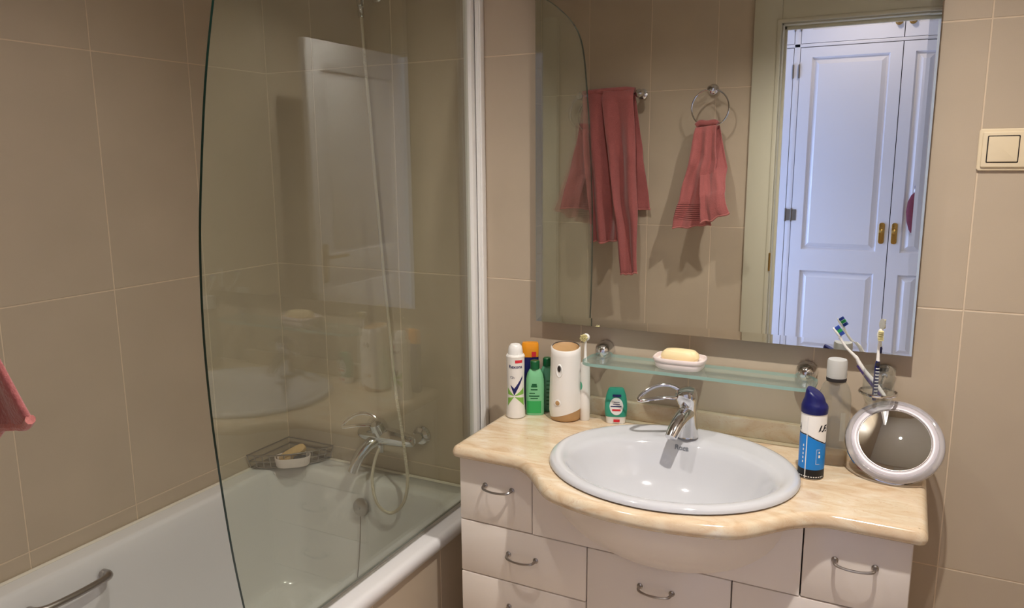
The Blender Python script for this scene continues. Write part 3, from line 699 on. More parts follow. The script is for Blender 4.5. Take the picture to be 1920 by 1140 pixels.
MB().lathe([(0, .003), (.014, .004), (.021, .003), (.0225, 0)], (BX, cyb + .008, ZC - .1325), 28).build('drain', CHROME, bas)
tm = MB(); flat_text(tm, 'Roca', .017, Matrix.Translation((1.392, -.1435, ZC - .013)) @ Matrix.Rotation(1.1, 4, 'X'), bold=.0004)
tm.build('maker_mark', GREYT, bas, smooth=False)

# basin tap
FX, FY = 1.397, -.108; FZ = ZC + .0115
tap = thing('basin_mixer_tap', (FX, FY, FZ), 'chrome single-lever basin tap with an open loop lever', 'tap')
t_ = MB(); t_.tube([(FX, FY, FZ), (FX, FY, FZ + .012), (FX, FY - .001, FZ + .04), (FX - .001, FY - .003, FZ + .075), (FX - .003, FY - .008, FZ + .10)], [.026, .0245, .022, .0215, .024], 24, smooth=5)
t_.lathe([(.0, -.024), (.020, -.022), (.0255, -.010), (.0265, .004), (.024, .014), (.015, .020), (0, .0215)], T=axisT((FX - .004, FY - .010, FZ + .103), (-.25, -.2, 1)), seg=28)
t_.build('body', CHROME, tap)
MB().tube([(FX - .001, FY - .004, FZ + .062), (FX - .005, FY - .030, FZ + .060), (FX - .011, FY - .062, FZ + .046), (FX - .017, FY - .090, FZ + .022)], [.021, .0195, .017, .0145], 20, smooth=5, flat=.85).build('spout', CHROME, tap)
loop_lever((FX - .012, FY - .014, FZ + .108), (FX - .108, FY - .056, FZ + .094), .019, .0048, tap)
MB().tube([(FX + .0, FY + .028, FZ + .01), (FX + .0, FY + .03, FZ + .055)], .0022, 8).lathe([(.0, .0), (.0045, .002), (.0045, .008), (0, .010)], (FX, FY + .03, FZ + .052), 12).build('plug_rod', CHROME, tap)

# ------------------------------------------------------------------ wall mirror with bevelled border
mir = thing('wall_mirror', (1.405, -.01, 1.05), 'large rectangular wall mirror above the glass shelf and the basin', 'mirror')
mx0, mx1, mz0, mz1, my = .953, 1.866, 1.055, 2.02, -.034
def rc(i_, y_): return [(mx0 + i_, y_, mz0 + i_), (mx1 - i_, y_, mz0 + i_), (mx1 - i_, y_, mz1 - i_), (mx0 + i_, y_, mz1 - i_)]
MB().rings([rc(.0215, my), rc(0, my + .0011)], mi=0).add(rc(.0215, my), [(0, 1, 2, 3)], 0).build('mirror_glass', SILV, mir, smooth=False)
MB().rings([rc(0, my + .0012), rc(0, my + .005)], cap1=True).build('glass_edge', MIRE, mir, smooth=False)
MB().box((mx0 + .03, -.001, mz0 + .03), (mx1 - .03, my + .0052, mz1 - .03)).build('backing', CARC, mir, smooth=False)

# ------------------------------------------------------------------ light switch
sw = thing('light_switch', (2.03, 0, 1.5), 'cream double light switch on the tiled wall right of the mirror', 'switch')
Ts = Matrix(((1, 0, 0, 2.0335), (0, 0, -1, -.001), (0, 1, 0, 1.4995), (0, 0, 0, 1)))
MB().prism(rrect(-.0795, .0795, -.0425, .0425, .006), 0, .005, .002, T=Ts).prism(rrect(-.073, .073, -.036, .036, .004), .004, .009, .002, T=Ts).build('frame_plate', SWP, sw)
for dx in (-.0355, .0355):
    MB().prism(rrect(dx - .0285, dx + .0285, -.0265, .0285, .002), .0085, .0092, T=Ts).build('rocker_gap', GAP, sw)
    MB().prism(rrect(dx - .0265, dx + .0265, -.0245, .0265, .0015), .009, .0118, .001, T=Ts @ Matrix.Rotation(0, 4, 'X')).build('rocker', SWP, sw)

# ------------------------------------------------------------------ glass shelf
sh = thing('glass_shelf', (1.4, 0, .98), 'green-tinted glass shelf on chrome holders under the mirror', 'shelf')
SZ = .972
so = rrect(1.117, 1.679, -.128, -.012, .034, 8)
mb = MB(); n = len(so)
mb.add([(x, y, z) for z in (SZ, SZ + .008) for x, y in so], [tuple(range(n))[::-1], tuple(range(n, 2 * n))], 0); mb.add([(x, y, z) for z in (SZ, SZ + .008) for x, y in so], [(i, (i + 1) % n, n + (i + 1) % n, n + i) for i in range(n)], 1)
mb.build('glass_plate', [SHELFG, SHELFE], sh, smooth=False)
for x in (1.146, 1.650):
    MB().lathe([(0, .046), (.010, .044), (.018, .036), (.0235, .024), (.0245, .012), (.024, 0)], T=axisT((x, -.001, .990), (0, -1, 0)), seg=28).lathe([(.008, 0), (.008, .010), (.006, .012)], (x, -.030, SZ - .014), 16).build('holder', CHROME, sh)
sd = thing('soap_dish', (1.362, -.066, SZ + .009), 'pale pink two-tier soap dish on the glass shelf', 'soap dish')
q = MB(); oval(q, [(0, 0), (.86, 0), (.93, .004), (.97, .014), (.96, .0155), (1.0, .017), (1.03, .021), (1.03, .026), (1.0, .0285), (.96, .0275), (.90, .020), (.6, .017), (0, .016)], (1.362, -.068, SZ + .0083), .062, .043, .0, 40, 3.4)
q.build('dish', DISH, sd)
sb = MB(); oval(sb, [(0, 0), (.80, .0), (.93, .004), (1, .011), (.95, .019), (.78, .026), (.4, .0285), (0, .029)], (1.362, -.068, SZ + .0255), .047, .028, .03, 36, 2.7)
sb = sb.build('soap_bar', SOAPC); tag(sb, 'cream bar of soap lying on the pink dish on the glass shelf', 'soap')

# ------------------------------------------------------------------ wrap helper for printed labels
def wrap(vs2, c, r, phi0, z0, taper=None):
    out = []
    for s_, z in vs2:
        rr_ = (r(z) if callable(r) else r); a_ = phi0 + s_ / rr_
        out.append((c[0] + rr_ * cos(a_), c[1] + rr_ * sin(a_), z0 + z))
    return out
def patch(mb, c, r, phi0, z0, s0, s1, lo, hi, n=14, k=6, mi=0):
    """printed area between the curves lo(s) and hi(s) wrapped on a round body"""
    vs, fs = [], []
    for i in range(n + 1):
        s_ = s0 + (s1 - s0) * i / n; a_, b2 = (lo(s_) if callable(lo) else lo), (hi(s_) if callable(hi) else hi)
        for j in range(k + 1): vs.append((s_, a_ + (b2 - a_) * j / k))
    for i in range(n):
        for j in range(k): fs.append((i * (k + 1) + j, (i + 1) * (k + 1) + j, (i + 1) * (k + 1) + j + 1, i * (k + 1) + j + 1))
    return mb.add(wrap(vs, c, r, phi0, z0), fs, mi)
def wtext(mb, s, size, c, r, phi0, z0, ds, dz, mi=0, **k):
    vs, fs = text_mesh(s, size, **k); return mb.add(wrap([(v.x + ds, v.y + dz) for v in vs], c, r, phi0, z0), fs, mi)
def face_cam(c): return atan2(CAM.y - c[1], CAM.x - c[0])

# deodorant can
c = (.938, -.128); Z = ZC + .0005
de = thing('deodorant_can', (*c, Z), 'white deodorant spray can with navy tick and green print, leftmost on the countertop', 'spray can')
rd = lambda z: .0240 + .0015 * smoothstep(.05, .0, z) - .0012 * sin(pi * min(1, max(0, (z - .02) / .12)))
rp = lambda z: rd(z) + .0003
MB().lathe([(0, 0), (.0225, 0)] + [(rd(z), z) for z in (.003, .02, .04, .06, .08, .10, .12, .14, .160)] + [(.0246, .164), (.0250, .168), (.0225, .172)], (*c, Z), 40).build('can', BODYW, de)
MB().lathe([(.0200, .171), (.0200, .174), (.0190, .184), (.0172, .193), (.012, .199), (.0, .2)], (*c, Z), 32).build('cap', PWHITE, de)
f0 = face_cam(c)
lerp = lambda s_, s0, s1, a_, b2: a_ + (b2 - a_) * (s_ - s0) / (s1 - s0)
p_ = MB(); patch(p_, c, rp, f0, Z, -.0137, -.0036, lambda q_: lerp(q_, -.0137, -.0036, .0900, .064), lambda q_: lerp(q_, -.0137, -.0036, .0925, .083), 6)
patch(p_, c, rp, f0, Z, -.0036, .0205, lambda q_: lerp(q_, -.0036, .0205, .064, .110), lambda q_: lerp(q_, -.0036, .0205, .083, .117), 10)
p_.build('navy_tick', NAVY, de, smooth=False)
for s0, s1 in ((-.024, -.0046), (.026, -.0020)):
    for l0, l1, h0, h1 in ((.034, .0595, .056, .0605), (.066, .0635, .084, .0645)):
        p_ = MB(); patch(p_, c, rp, f0, Z, min(s0, s1), max(s0, s1), lambda q_: lerp(q_, s0, s1, l0, l1), lambda q_: lerp(q_, s0, s1, h0, h1), 8); p_.build('green_print', LEAFG, de, smooth=False)
p_ = MB(); patch(p_, c, rp, f0, Z, -.001, .020, .152, .160, 8); p_.build('red_stripe', RED, de, smooth=False)
p_ = MB(); wtext(p_, 'Rexona', .0125, c, rp, f0, Z, .0, .138, bold=.0003); p_.build('lettering', NAVY, de, smooth=False); p_ = MB(); wtext(p_, '72h', .009, c, rp, f0, Z, -.009, .110)
p_.build('lettering', NAVY, de, smooth=False)

# flat oval bottles
def oval_bottle(name, c, rot, prof, sx, sy, m_, label, cat, capz, capr, caph, capm, group=None):
    t = thing(name, (*c, Z), label, cat, group); T = Matrix.Translation((*c, Z)) @ Matrix.Rotation(rot, 4, 'Z')
    MB().lathe(prof, (0, 0, 0), 36, sx, sy, T=T, pw=2.7).build('bottle', m_, t)
    MB().lathe([(capr, capz), (capr, capz + caph - .002), (capr - .0015, capz + caph), (0, capz + caph)], (0, 0, 0), 28, T=T).build('cap', capm, t)
    return t, T
pg = [(0, 0), (.96, 0), (1, .003), (1, .080), (.96, .098), (.82, .114), (.58, .125), (.42, .128)]
c = (.976, -.088); rot = face_cam(c) + pi / 2
g1, T1 = oval_bottle('toiletry_bottle', c, rot, pg, .0248, .0135, MINT, 'light green flat bottle with dark green cap, beside the deodorant can', 'bottle', .127, .0125, .022, DKGREEN)
def flat_patch(mb, T, sx, sy, s0, s1, z0, z1, n=10, pw=2.7):
    vs, fs = [], []
    for i in range(n + 1):
        x = s0 + (s1 - s0) * i / n; y = -sy * (max(0, 1 - abs(x / sx) ** pw)) ** (1 / pw) - .0004
        vs += [(x, y, z0), (x, y, z1)]
    for i in range(n): fs.append((2 * i, 2 * i + 2, 2 * i + 3, 2 * i + 1))
    return mb.add(vs, fs, 0, T)
flat_patch(MB(), T1, .0248, .0135, -.021, .017, .006, .040).build('green_label', GREENL, g1, smooth=False)
k = MB()
for s0, s1, z0, z1 in ((-.010, .006, .078, .083), (-.008, .005, .083, .088), (-.011, .007, .070, .073), (-.015, .000, .0605, .0625), (-.016, .012, .052, .0555), (-.012, .008, .046, .0485)): flat_patch(k, T1, .0248, .0135, s0, s1, z0, z1)
k.build('print', DKGREEN, g1, smooth=False)
c = (.993, -.046); rot = face_cam(c) + pi / 2
g2, T2 = oval_bottle('toiletry_bottle', c, rot, pg, .0215, .0125, MINT2, 'darker green bottle with dark green cap, behind the light green bottle', 'bottle', .127, .0115, .022, DKGREEN)
k = MB()
for z in (.02, .03, .04, .052, .062, .074, .085): flat_patch(k, T2, .0215, .0125, -.002, .014, z, z + .003)
k.build('print', DKGREEN, g2, smooth=False)
# orange bottle
c = (.945, -.052); rot = face_cam(c) + pi / 2
og = thing('sun_cream_bottle', (*c, Z), 'orange bottle with a flat slanted top, behind the white deodorant can', 'bottle'); T3 = Matrix.Translation((*c, Z)) @ Matrix.Rotation(rot, 4, 'Z')
MB().lathe([(0, 0), (.92, 0), (1, .004), (1.02, .1), (1.0, .148)], (0, 0, 0), 32, .023, .013, T=T3, pw=2.8).build('lower_body', NAVY, og)
MB().lathe([(.98, .1483), (1.0, .150), (1.02, .17), (1.0, .184), (.9, .188), (0, .189)], (0, 0, 0), 32, .023, .012, T=T3, pw=2.8).build('top', ORANGE, og)
k = MB(); flat_patch(k, T3, .0236, .0126, .004, .016, .150, .164, pw=2.8); k.build('red_print', RED, og, smooth=False)

# air freshener
c = (1.063, -.082)
af = thing('air_freshener', (*c, Z), 'white tapered air freshener dispenser with wood-look top and base', 'air freshener')
f0 = face_cam(c)
ra = lambda z: .0432 - .0042 * smoothstep(.03, .2, z) + .0 - .004 * smoothstep(.02, 0, z)
def zb_(a_): return .020 + .013 * cos(a_ - (f0 + 1.45))
def zt_(a_): return .194 - .006 * cos(a_ - f0)
SEG = 48; R = []
for k in range(13):
    t = k / 12; R.append([(c[0] + ra(z) * cos(a_), c[1] + ra(z) * sin(a_), Z + z) for a_ in [f0 + 2 * pi * i / SEG for i in range(SEG)] for z in [zb_(a_) + (zt_(a_) - zb_(a_)) * t]])
R.append([(c[0] + (ra(zt_(a_)) - .003) * cos(a_), c[1] + (ra(zt_(a_)) - .003) * sin(a_), Z + zt_(a_) + .002) for a_ in [f0 + 2 * pi * i / SEG for i in range(SEG)]])
MB().rings(R).build('shell', BODYW, af, ang=60)
Rb = [[(c[0] + rr_ * cos(a_), c[1] + rr_ * sin(a_), Z + z) for a_ in [f0 + 2 * pi * i / SEG for i in range(SEG)]] for rr_, z in ((.036, 0), (.0395, .002), (.0410, .006))]
Rb.append([(c[0] + (ra(zb_(a_)) - .0006) * cos(a_), c[1] + (ra(zb_(a_)) - .0006) * sin(a_), Z + max(.0062, zb_(a_) + .0005)) for a_ in [f0 + 2 * pi * i / SEG for i in range(SEG)]])
MB().rings(Rb, cap0=True, cap1=True).build('wood_base', OAK, af, ang=60)
Rt = [[(c[0] + (ra(.19) - .0032) * k * cos(a_), c[1] + (ra(.19) - .0032) * k * sin(a_), Z + .194 - .006 * k * cos(a_ - f0) - dz) for a_ in [f0 + 2 * pi * i / SEG for i in range(SEG)]] for k, dz in ((1, .001), (.9, .006), (.5, .008), (.1, .008))]
MB().rings(Rt, cap1=True).build('wood_top', OAK, af, ang=60)
nz = MB(); a1 = f0 - .42; ctr = Vector((c[0] + ra(.14) * cos(a1), c[1] + ra(.14) * sin(a1), Z + .138)); dn = Vector((cos(a1), sin(a1), 0))
Tn = axisT(ctr - dn * .0005, dn)
MB().lathe([(0, .0005), (.6, .0006), (.85, .0018), (1, .0024), (1.1, .0012), (1.12, 0)], (0, 0, 0), 24, .0082, .0165, T=Tn, caps=False).build('nozzle_frame', PWHITE, af)
MB().lathe([(0, 0), (.9, 0), (1, .0012), (0, .002)], (0, 0, 0), 20, .0046, .0080, T=axisT(ctr + dn * .0006 + Vector((0, 0, .006)), dn)).build('nozzle', RUBBER, af)
a2 = f0 - .5; ctr = Vector((c[0] + ra(.05) * cos(a2), c[1] + ra(.05) * sin(a2), Z + .052)); dn = Vector((cos(a2), sin(a2), 0))
MB().lathe([(0, .0012), (.006, .001), (.0075, .0016), (.0092, .0008), (.0095, 0)], T=axisT(ctr, dn), seg=20).build('button_ring', PWHITE, af)
MB().lathe([(0, .0022), (.0055, .002), (.0065, .0008)], T=axisT(ctr, dn), seg=20).build('button', OAK, af)

# electric toothbrush
c = (1.114, -.072); f0 = face_cam(c)
et = thing('electric_toothbrush', (*c, Z), 'white electric toothbrush with a teal button, standing on the countertop', 'toothbrush')
MB().lathe([(0, 0), (.0130, 0), (.0138, .002), (.0136, .05), (.0132, .10), (.0125, .145), (.0105, .155), (.0055, .157)], (*c, Z), 28).build('handle', BODYW, et)
MB().lathe([(.0055, .157), (.0048, .163), (.0036, .172), (.0030, .200), (.0030, .216), (0, .217)], (*c, Z), 18).build('neck', PWHITE, et)
hd = Vector((c[0], c[1], Z + .222)); dv = Vector((cos(f0 - .6), sin(f0 - .6), 0))
MB().lathe([(0, 0), (.0092, 0), (.0100, .003), (.0085, .007), (0, .008)], T=axisT(hd - dv * .006, dv), seg=20).build('brush_head', PWHITE, et)
bh = MB(); 
for k in range(26):
    rr_ = .0072 * sqrt((k + .5) / 26); t = k * 2.4; T = axisT(hd - dv * .001, dv); p0 = T @ Vector((rr_ * cos(t), rr_ * sin(t), 0)); p1 = T @ Vector((rr_ * 1.5 * cos(t), rr_ * 1.5 * sin(t), .012)); bh.tube([p0, p1], .0014, 5)
b_ = bh.build('bristles', BRIST, et); b_['kind'] = 'stuff'
tn = MB(); a1 = f0 - 1.0; patch(tn, c, .01345, a1, Z, -.006, .006, lambda s_: .094 - .011 * sqrt(max(0, 1 - (s_ / .0061) ** 2)), lambda s_: .094 + .011 * sqrt(max(0, 1 - (s_ / .0061) ** 2)), 10)
tn.build('button', TEALL, et, smooth=False)

# teal squeeze bottle
c = (1.196, -.060); rot = face_cam(c) + pi / 2
tl = thing('soap_bottle', (*c, Z), 'small teal flat bottle with a white oval label, behind the basin', 'bottle'); T4 = Matrix.Translation((*c, Z)) @ Matrix.Rotation(rot, 4, 'Z')
MB().lathe([(.92, .0185), (.95, .02), (1.0, .04), (.98, .056), (.88, .075), (.72, .089), (.66, .0925), (.60, .094), (0, .095)], (0, 0, 0), 36, .0292, .0135, T=T4, pw=3).build('bottle', TEAL, tl)
MB().lathe([(0, 0), (.80, 0), (.84, .003), (.90, .018), (.92, .0187)], (0, 0, 0), 36, .0292, .0135, T=T4, pw=3).build('white_base', PWHITE, tl)
lb = MB(); 
def tl_patch(mb, s0, s1, lo, hi, n=12, e=.0005):
    vs, fs = [], []
    for i in range(n + 1):
        x = s0 + (s1 - s0) * i / n; y = -.0137 * (max(0, 1 - abs(x / .0292) ** 3)) ** (1 / 3) - e
        vs += [(x, y, lo(x) if callable(lo) else lo), (x, y, hi(x) if callable(hi) else hi)]
    for i in range(n): fs.append((2 * i, 2 * i + 2, 2 * i + 3, 2 * i + 1))
    mb.add(vs, fs, 0, T4)
tl_patch(lb, -.0165, .0185, lambda x: .048 - .0235 * sqrt(max(0, 1 - ((x - .001) / .0176) ** 2)), lambda x: .048 + .0235 * sqrt(max(0, 1 - ((x - .001) / .0176) ** 2)), 20); lb.build('white_label', PWHITE, tl, smooth=False)
k = MB(); tl_patch(k, -.010, .012, .0355, .0405, e=.0009); k.build('red_lettering', RED, tl, smooth=False); k = MB(); tl_patch(k, -.006, .010, .006, .013, e=.0009); k.build('red_print', RED, tl, smooth=False)
k = MB(); tl_patch(k, -.014, .014, .0465, .049, e=.0009); tl_patch(k, -.008, .010, .053, .0545, e=.0009); tl_patch(k, -.006, .009, .0585, .060, e=.0009); tl_patch(k, -.009, .013, .0735, .080, e=.0009); k.build('navy_print', NAVY, tl, smooth=False)

# shaving foam can
c = (1.690, -.205); f0 = face_cam(c)
sv = thing('shaving_foam_can', (*c, Z), 'blue, white and black shaving foam can with navy cap, right of the basin', 'spray can')
rs = .0262; rsp = rs + .0003
MB().lathe([(0, 0), (.0235, 0), (rs, .002), (rs, .140), (.0255, .142), (.0262, .1435)], (*c, Z), 44).build('can', BODYW, sv)
SEG = 44; R = []
sl = lambda a_, k: k * .010 * cos(a_ - (f0 + 1.2))
for rr_, z, k in ((.0268, .1438, 0), (.0272, .150, 0), (.0272, .158, .1), (.0245, .165, .25), (.0215, .170, .6), (.0195, .182, 1), (.017, .187, 1), (.012, .188, .7), (.001, .188, .1)):
    R.append([(c[0] + rr_ * cos(a_), c[1] + rr_ * sin(a_), Z + z - sl(a_, k)) for a_ in [2 * pi * i / SEG for i in range(SEG)]])
MB().rings(R, cap0=True, cap1=True).build('cap', NAVY, sv, ang=60)
L_ = pi * rs * .999
k = MB(); patch(k, c, rsp, f0, Z, -L_, L_, .0225, lambda s_: .098 - .014 * (s_ + .012) / .03 if -.012 < s_ < .03 else (.098 if s_ <= -.012 else .0784 + .0196 * smoothstep(.03, L_, s_)), 60, 1); k.build('blue_print', BLUE, sv, smooth=False)
k = MB(); patch(k, c, rsp, f0, Z, -L_, L_, lambda s_: (.0985 - .014 * (s_ + .012) / .03 if -.012 < s_ < .03 else (.0985 if s_ <= -.012 else .0789 + .0196 * smoothstep(.03, L_, s_))), lambda s_: .0022 + (.0985 - .014 * (s_ + .012) / .03 if -.012 < s_ < .03 else (.0985 if s_ <= -.012 else .0789 + .0196 * smoothstep(.03, L_, s_))), 60, 1)
k.build('black_line', BLACK, sv, smooth=False); k = MB(); patch(k, c, rsp, f0, Z, -L_, L_, .0025, .0225, 60, 1); k.build('black_band', BLACK, sv, smooth=False); k = MB(); wtext(k, 'LEA', .019, c, rsp, f0, Z, .026, .108, italic=.35, bold=.0008); k.build('lettering', BLACK, sv, smooth=False); k = MB(); wtext(k, 'LEA', .019, c, rsp, f0, Z, -.046, .106, italic=.35, bold=.0008); k.build('lettering', BLACK, sv, smooth=False)
k = MB(); patch(k, c, rsp + .0003, f0, Z, -.0128, -.0108, .002, .140, 2, 1); 
for a_ in range(-5, 6): patch(k, c, rsp + .0003, f0, Z, a_ * .0052, a_ * .0052 + .0032, .0055, .0078, 1, 1)
for q_ in range(5): patch(k, c, rsp + .0003, f0, Z, -.020, -.0175, .036 + q_ * .009, .041 + q_ * .009, 1, 1)
for s0, s1, z0, z1 in ((.009, .0096, .036, .068), (.009, .0175, .0355, .0361), (.009, .0175, .068, .0686), (.014, .018, .05, .056), (.014, .017, .06, .064)): patch(k, c, rsp + .0003, f0, Z, s0, s1, z0, z1, 2, 1)
k.build('white_print', PWHITE, sv, smooth=False)

# mouthwash bottle
c = (1.722, -.108); rot = face_cam(c) + pi / 2
mw = thing('mouthwash_bottle', (*c, Z), 'nearly empty clear bottle with frosted cap, behind the blue shaving can', 'bottle'); T5 = Matrix.Translation((*c, Z)) @ Matrix.Rotation(rot, 4, 'Z')
MB().lathe([(0, .001), (.88, 0), (1, .006), (1, .150), (.95, .165), (.80, .180), (.60, .190), (.52, .194), (.50, .200)], (0, 0, 0), 36, .0338, .0230, T=T5, pw=3).build('bottle', CLEAR, mw)
MB().lathe([(.0205, .1915), (.0212, .194), (.0212, .1978), (.0190, .199)], (0, 0, 0), 32, T=T5).build('neck_ring', RUBBER, mw)
MB().lathe([(.0208, .1995), (.0212, .202), (.0208, .236), (.0192, .2400), (0, .241)], (0, 0, 0), 40, T=T5).build('cap', FROST, mw)
MB().lathe([(0, .003), (.84, .003), (.94, .008), (.94, .026), (0, .026)], (0, 0, 0), 32, .0338, .0230, T=T5, pw=3).build('liquid', glass_sheet('rinse_liquid', (.80, .70, .58), .12, (.75, .62, .48)), mw)
k = MB(); flat = []
for s0, s1, z0, z1 in ((.014, .024, .06, .125),):
    vs = []; fs = []
    for i in range(7):
        x = s0 + (s1 - s0) * i / 6; y = -.0215 * (max(0, 1 - abs(x / .0310) ** 3)) ** (1 / 3) - .0004; vs += [(x, y, z0), (x, y, z1)]
    k.add(vs, [(2 * i, 2 * i + 2, 2 * i + 3, 2 * i + 1) for i in range(6)], 0, T5)
k.build('label', glass_sheet('label_film', (.7, .7, .68), .45, (.85, .85, .82)), mw, smooth=False)

# ------------------------------------------------------------------ tumbler holder, tumbler, toothbrushes
TXc, TYc = 1.806, -.078
th = thing('tumbler_holder', (TXc, 0, .98), 'chrome ring holder on the wall right of the shelf', 'holder')
MB().tube([(TXc + .0372 * cos(t), TYc + .0372 * sin(t), .978) for t in [2 * pi * i / 40 for i in range(40)]], .0034, 10, closed=True).build('ring', CHROME, th)
MB().lathe([(0, 0), (.022, 0), (.023, .006), (.018, .014), (.009, .020), (.006, .026)], T=axisT((TXc + .010, -.001, 1.003), (0, -1, 0)), seg=28).tube([(TXc + .010, -.022, 1.003), (TXc + .008, -.034, .997), (TXc + .005, -.0405, .984), (TXc + .005, -.041, .979)], .0045, 10, smooth=4).build('wall_mount', CHROME, th)
tu = thing('glass_tumbler', (TXc, TYc, .953), 'clear glass tumbler holding two toothbrushes in the wall ring', 'tumbler')
MB().lathe([(0, 0), (.020, 0), (.0255, .004), (.030, .016), (.0325, .030), (.0325, .083), (.0315, .083), (.0312, .032), (.028, .018), (.022, .009), (0, .008)], (TXc, TYc, .950), 40).build('cup', CLEARG, tu)
def toothbrush(name, base, head, label, handle_m, neck_m, facing, bmats, rib=None, back=False):
    t = thing(name, base, label, 'toothbrush'); base, head = Vector(base), Vector(head); d = head - base; L = d.length
    dn_ = d.normalized(); T = axisT(base, dn_, facing)     # local z along the brush, local y roughly towards 'facing'
    # local frame: y = z x x ; bristles point along +f
    f = Vector(facing); f = (f - dn_ * f.dot(dn_)).normalized(); s_ = dn_.cross(f)
    P = lambda a_, b2, e=0: base + dn_ * (a_ * L) + f * b2 + s_ * e
    MB().tube([P(0, 0), P(.04, 0), P(.2, .001), P(.38, -.001), P(.5, .0), P(.57, .003)], [.0035, .0055, .0062, .0056, .0058, .0040], 14, smooth=5, flat=.8).build('grip', handle_m, t)
    MB().tube([P(.56, .002), P(.62, .0005), P(.72, -.002), P(.82, -.001), P(.86, 0)], [.0042, .0034, .0028, .0026, .0040], 12, smooth=4).build('neck', neck_m, t)
    R = []
    for e, b2 in ((.7, -.0012), (1, .0), (1, .0022), (.8, .0036)):
        R.append([P(.925, b2) + dn_ * (.0135 * sin(q_)) * e + s_ * (.0062 * cos(q_)) * e for q_ in [2 * pi * i / 24 for i in range(24)]])
    MB().rings(R, cap0=True, cap1=True).build('head', neck_m, t)
    for gi, (m_, lo, hi) in enumerate(bmats):
        bb = MB()
        for a_ in range(3):
            for e in range(4):
                p0 = P(.925, .0034) + dn_ * (.011 * (lo + (hi - lo) * (a_ + .5) / 3)) + s_ * ((e - 1.5) * .0026)
                bb.tube([p0, p0 + f * .010], .0012, 5)
        bb.build('bristle_tuft', m_, t)
    if rib:
        rb = MB()
        for k_ in range(9):
            a_ = .10 + .045 * k_; rb.tube([P(a_, .0052, -.0035), P(a_, .0062, 0), P(a_, .0052, .0035)], .0011, 6)
        rb.build('grip_ribs', rib, t)
        R = [[P(.52, .0052) + dn_ * (.005 * sin(q_)) + s_ * (.0045 * cos(q_)) for q_ in [2 * pi * i / 16 for i in range(16)]], [P(.52, .0068) + dn_ * (.004 * sin(q_)) + s_ * (.0036 * cos(q_)) for q_ in [2 * pi * i / 16 for i in range(16)]]]
        MB().rings(R, cap1=True).build('thumb_pad', RUBBER, t)
    return t
LILAC = mat('purple_grip', (70, 52, 120), .4)
tA = toothbrush('toothbrush', (1.823, -.070, .964), (1.705, -.090, 1.117), 'white and purple toothbrush leaning left in the tumbler, blue and green bristles', PWHITE, PWHITE, (.65, .1, .55), [(BRB, -1, -.35), (BRG, -.3, .35), (BRB, .4, 1)])
d_ = Vector((1.705, -.090, 1.117)) - Vector((1.823, -.070, .964)); q0 = Vector((1.823, -.070, .964))
MB().tube([q0 + d_ * .05 + Vector((-.004, -.0, -.003)), q0 + d_ * .25 + Vector((-.0052, 0, -.0034)), q0 + d_ * .48 + Vector((-.0042, 0, -.003))], .0042, 10, smooth=4).build('purple_underside', LILAC, tA)
toothbrush('toothbrush', (1.800, -.090, .962), (1.8015, -.094, 1.122), 'upright toothbrush with ribbed navy grip and worn cream head in the tumbler', NAVY, PWHITE, (.25, -1, .1), [(BRIST, -1, -.2), (BRIST, -.1, 1)], rib=PWHITE)

# ------------------------------------------------------------------ round make-up mirror
cm = Vector((1.846, -.125, .8875)); nrm = Vector((.02, -.72, .70)).normalized()
mm = thing('makeup_mirror', (cm.x, cm.y, ZC), 'round make-up mirror with a clear acrylic rim, tilted back on the countertop', 'mirror')
Tm = axisT(cm, nrm) @ Matrix.Rotation(.1, 4, 'Z') @ Matrix.Scale(.915, 4)
MB().lathe([(.092, -.010), (.100, -.009), (.1045, -.004), (.1055, .0), (.1045, .004), (.100, .008), (.094, .009), (.092, .007)], seg=64, T=Tm, caps=False).build('clear_rim', ACRYL, mm, ang=60)
MB().lathe([(.0935, -.006), (.0935, .004), (.092, .0065), (.078, .0065), (.0765, .005)], seg=64, T=Tm, caps=False).build('ring', mat('lilac_white_ring', (206, 200, 206), .3), mm, ang=60)
rc_ = .26
MB().lathe([(.0768, .0045)] + [(r_, .0045 - ((.0768 ** 2 - r_ ** 2) / (2 * rc_))) for r_ in (.07, .06, .05, .04, .03, .02, .01)] + [(0, .0045 - .0768 ** 2 / (2 * rc_))], seg=64, T=Tm, caps=False).build('magnifying_glass', SILV, mm, ang=80)
MB().lathe([(0, -.0095), (.088, -.009), (.092, -.007)], seg=64, T=Tm, caps=False).build('back_plate', CHROME, mm)
MB().lathe([(.1035, -.0085), (.1062, -.0070), (.1068, -.0045), (.1052, -.0035)], seg=64, T=Tm, caps=False).build('chrome_edge', CHROME, mm, ang=60)
MB().lathe([(.0768, .0046), (.0774, .0068), (.0790, .0068), (.0795, .0064)], seg=64, T=Tm, caps=False).build('inner_bezel', CHROME2, mm, ang=60)
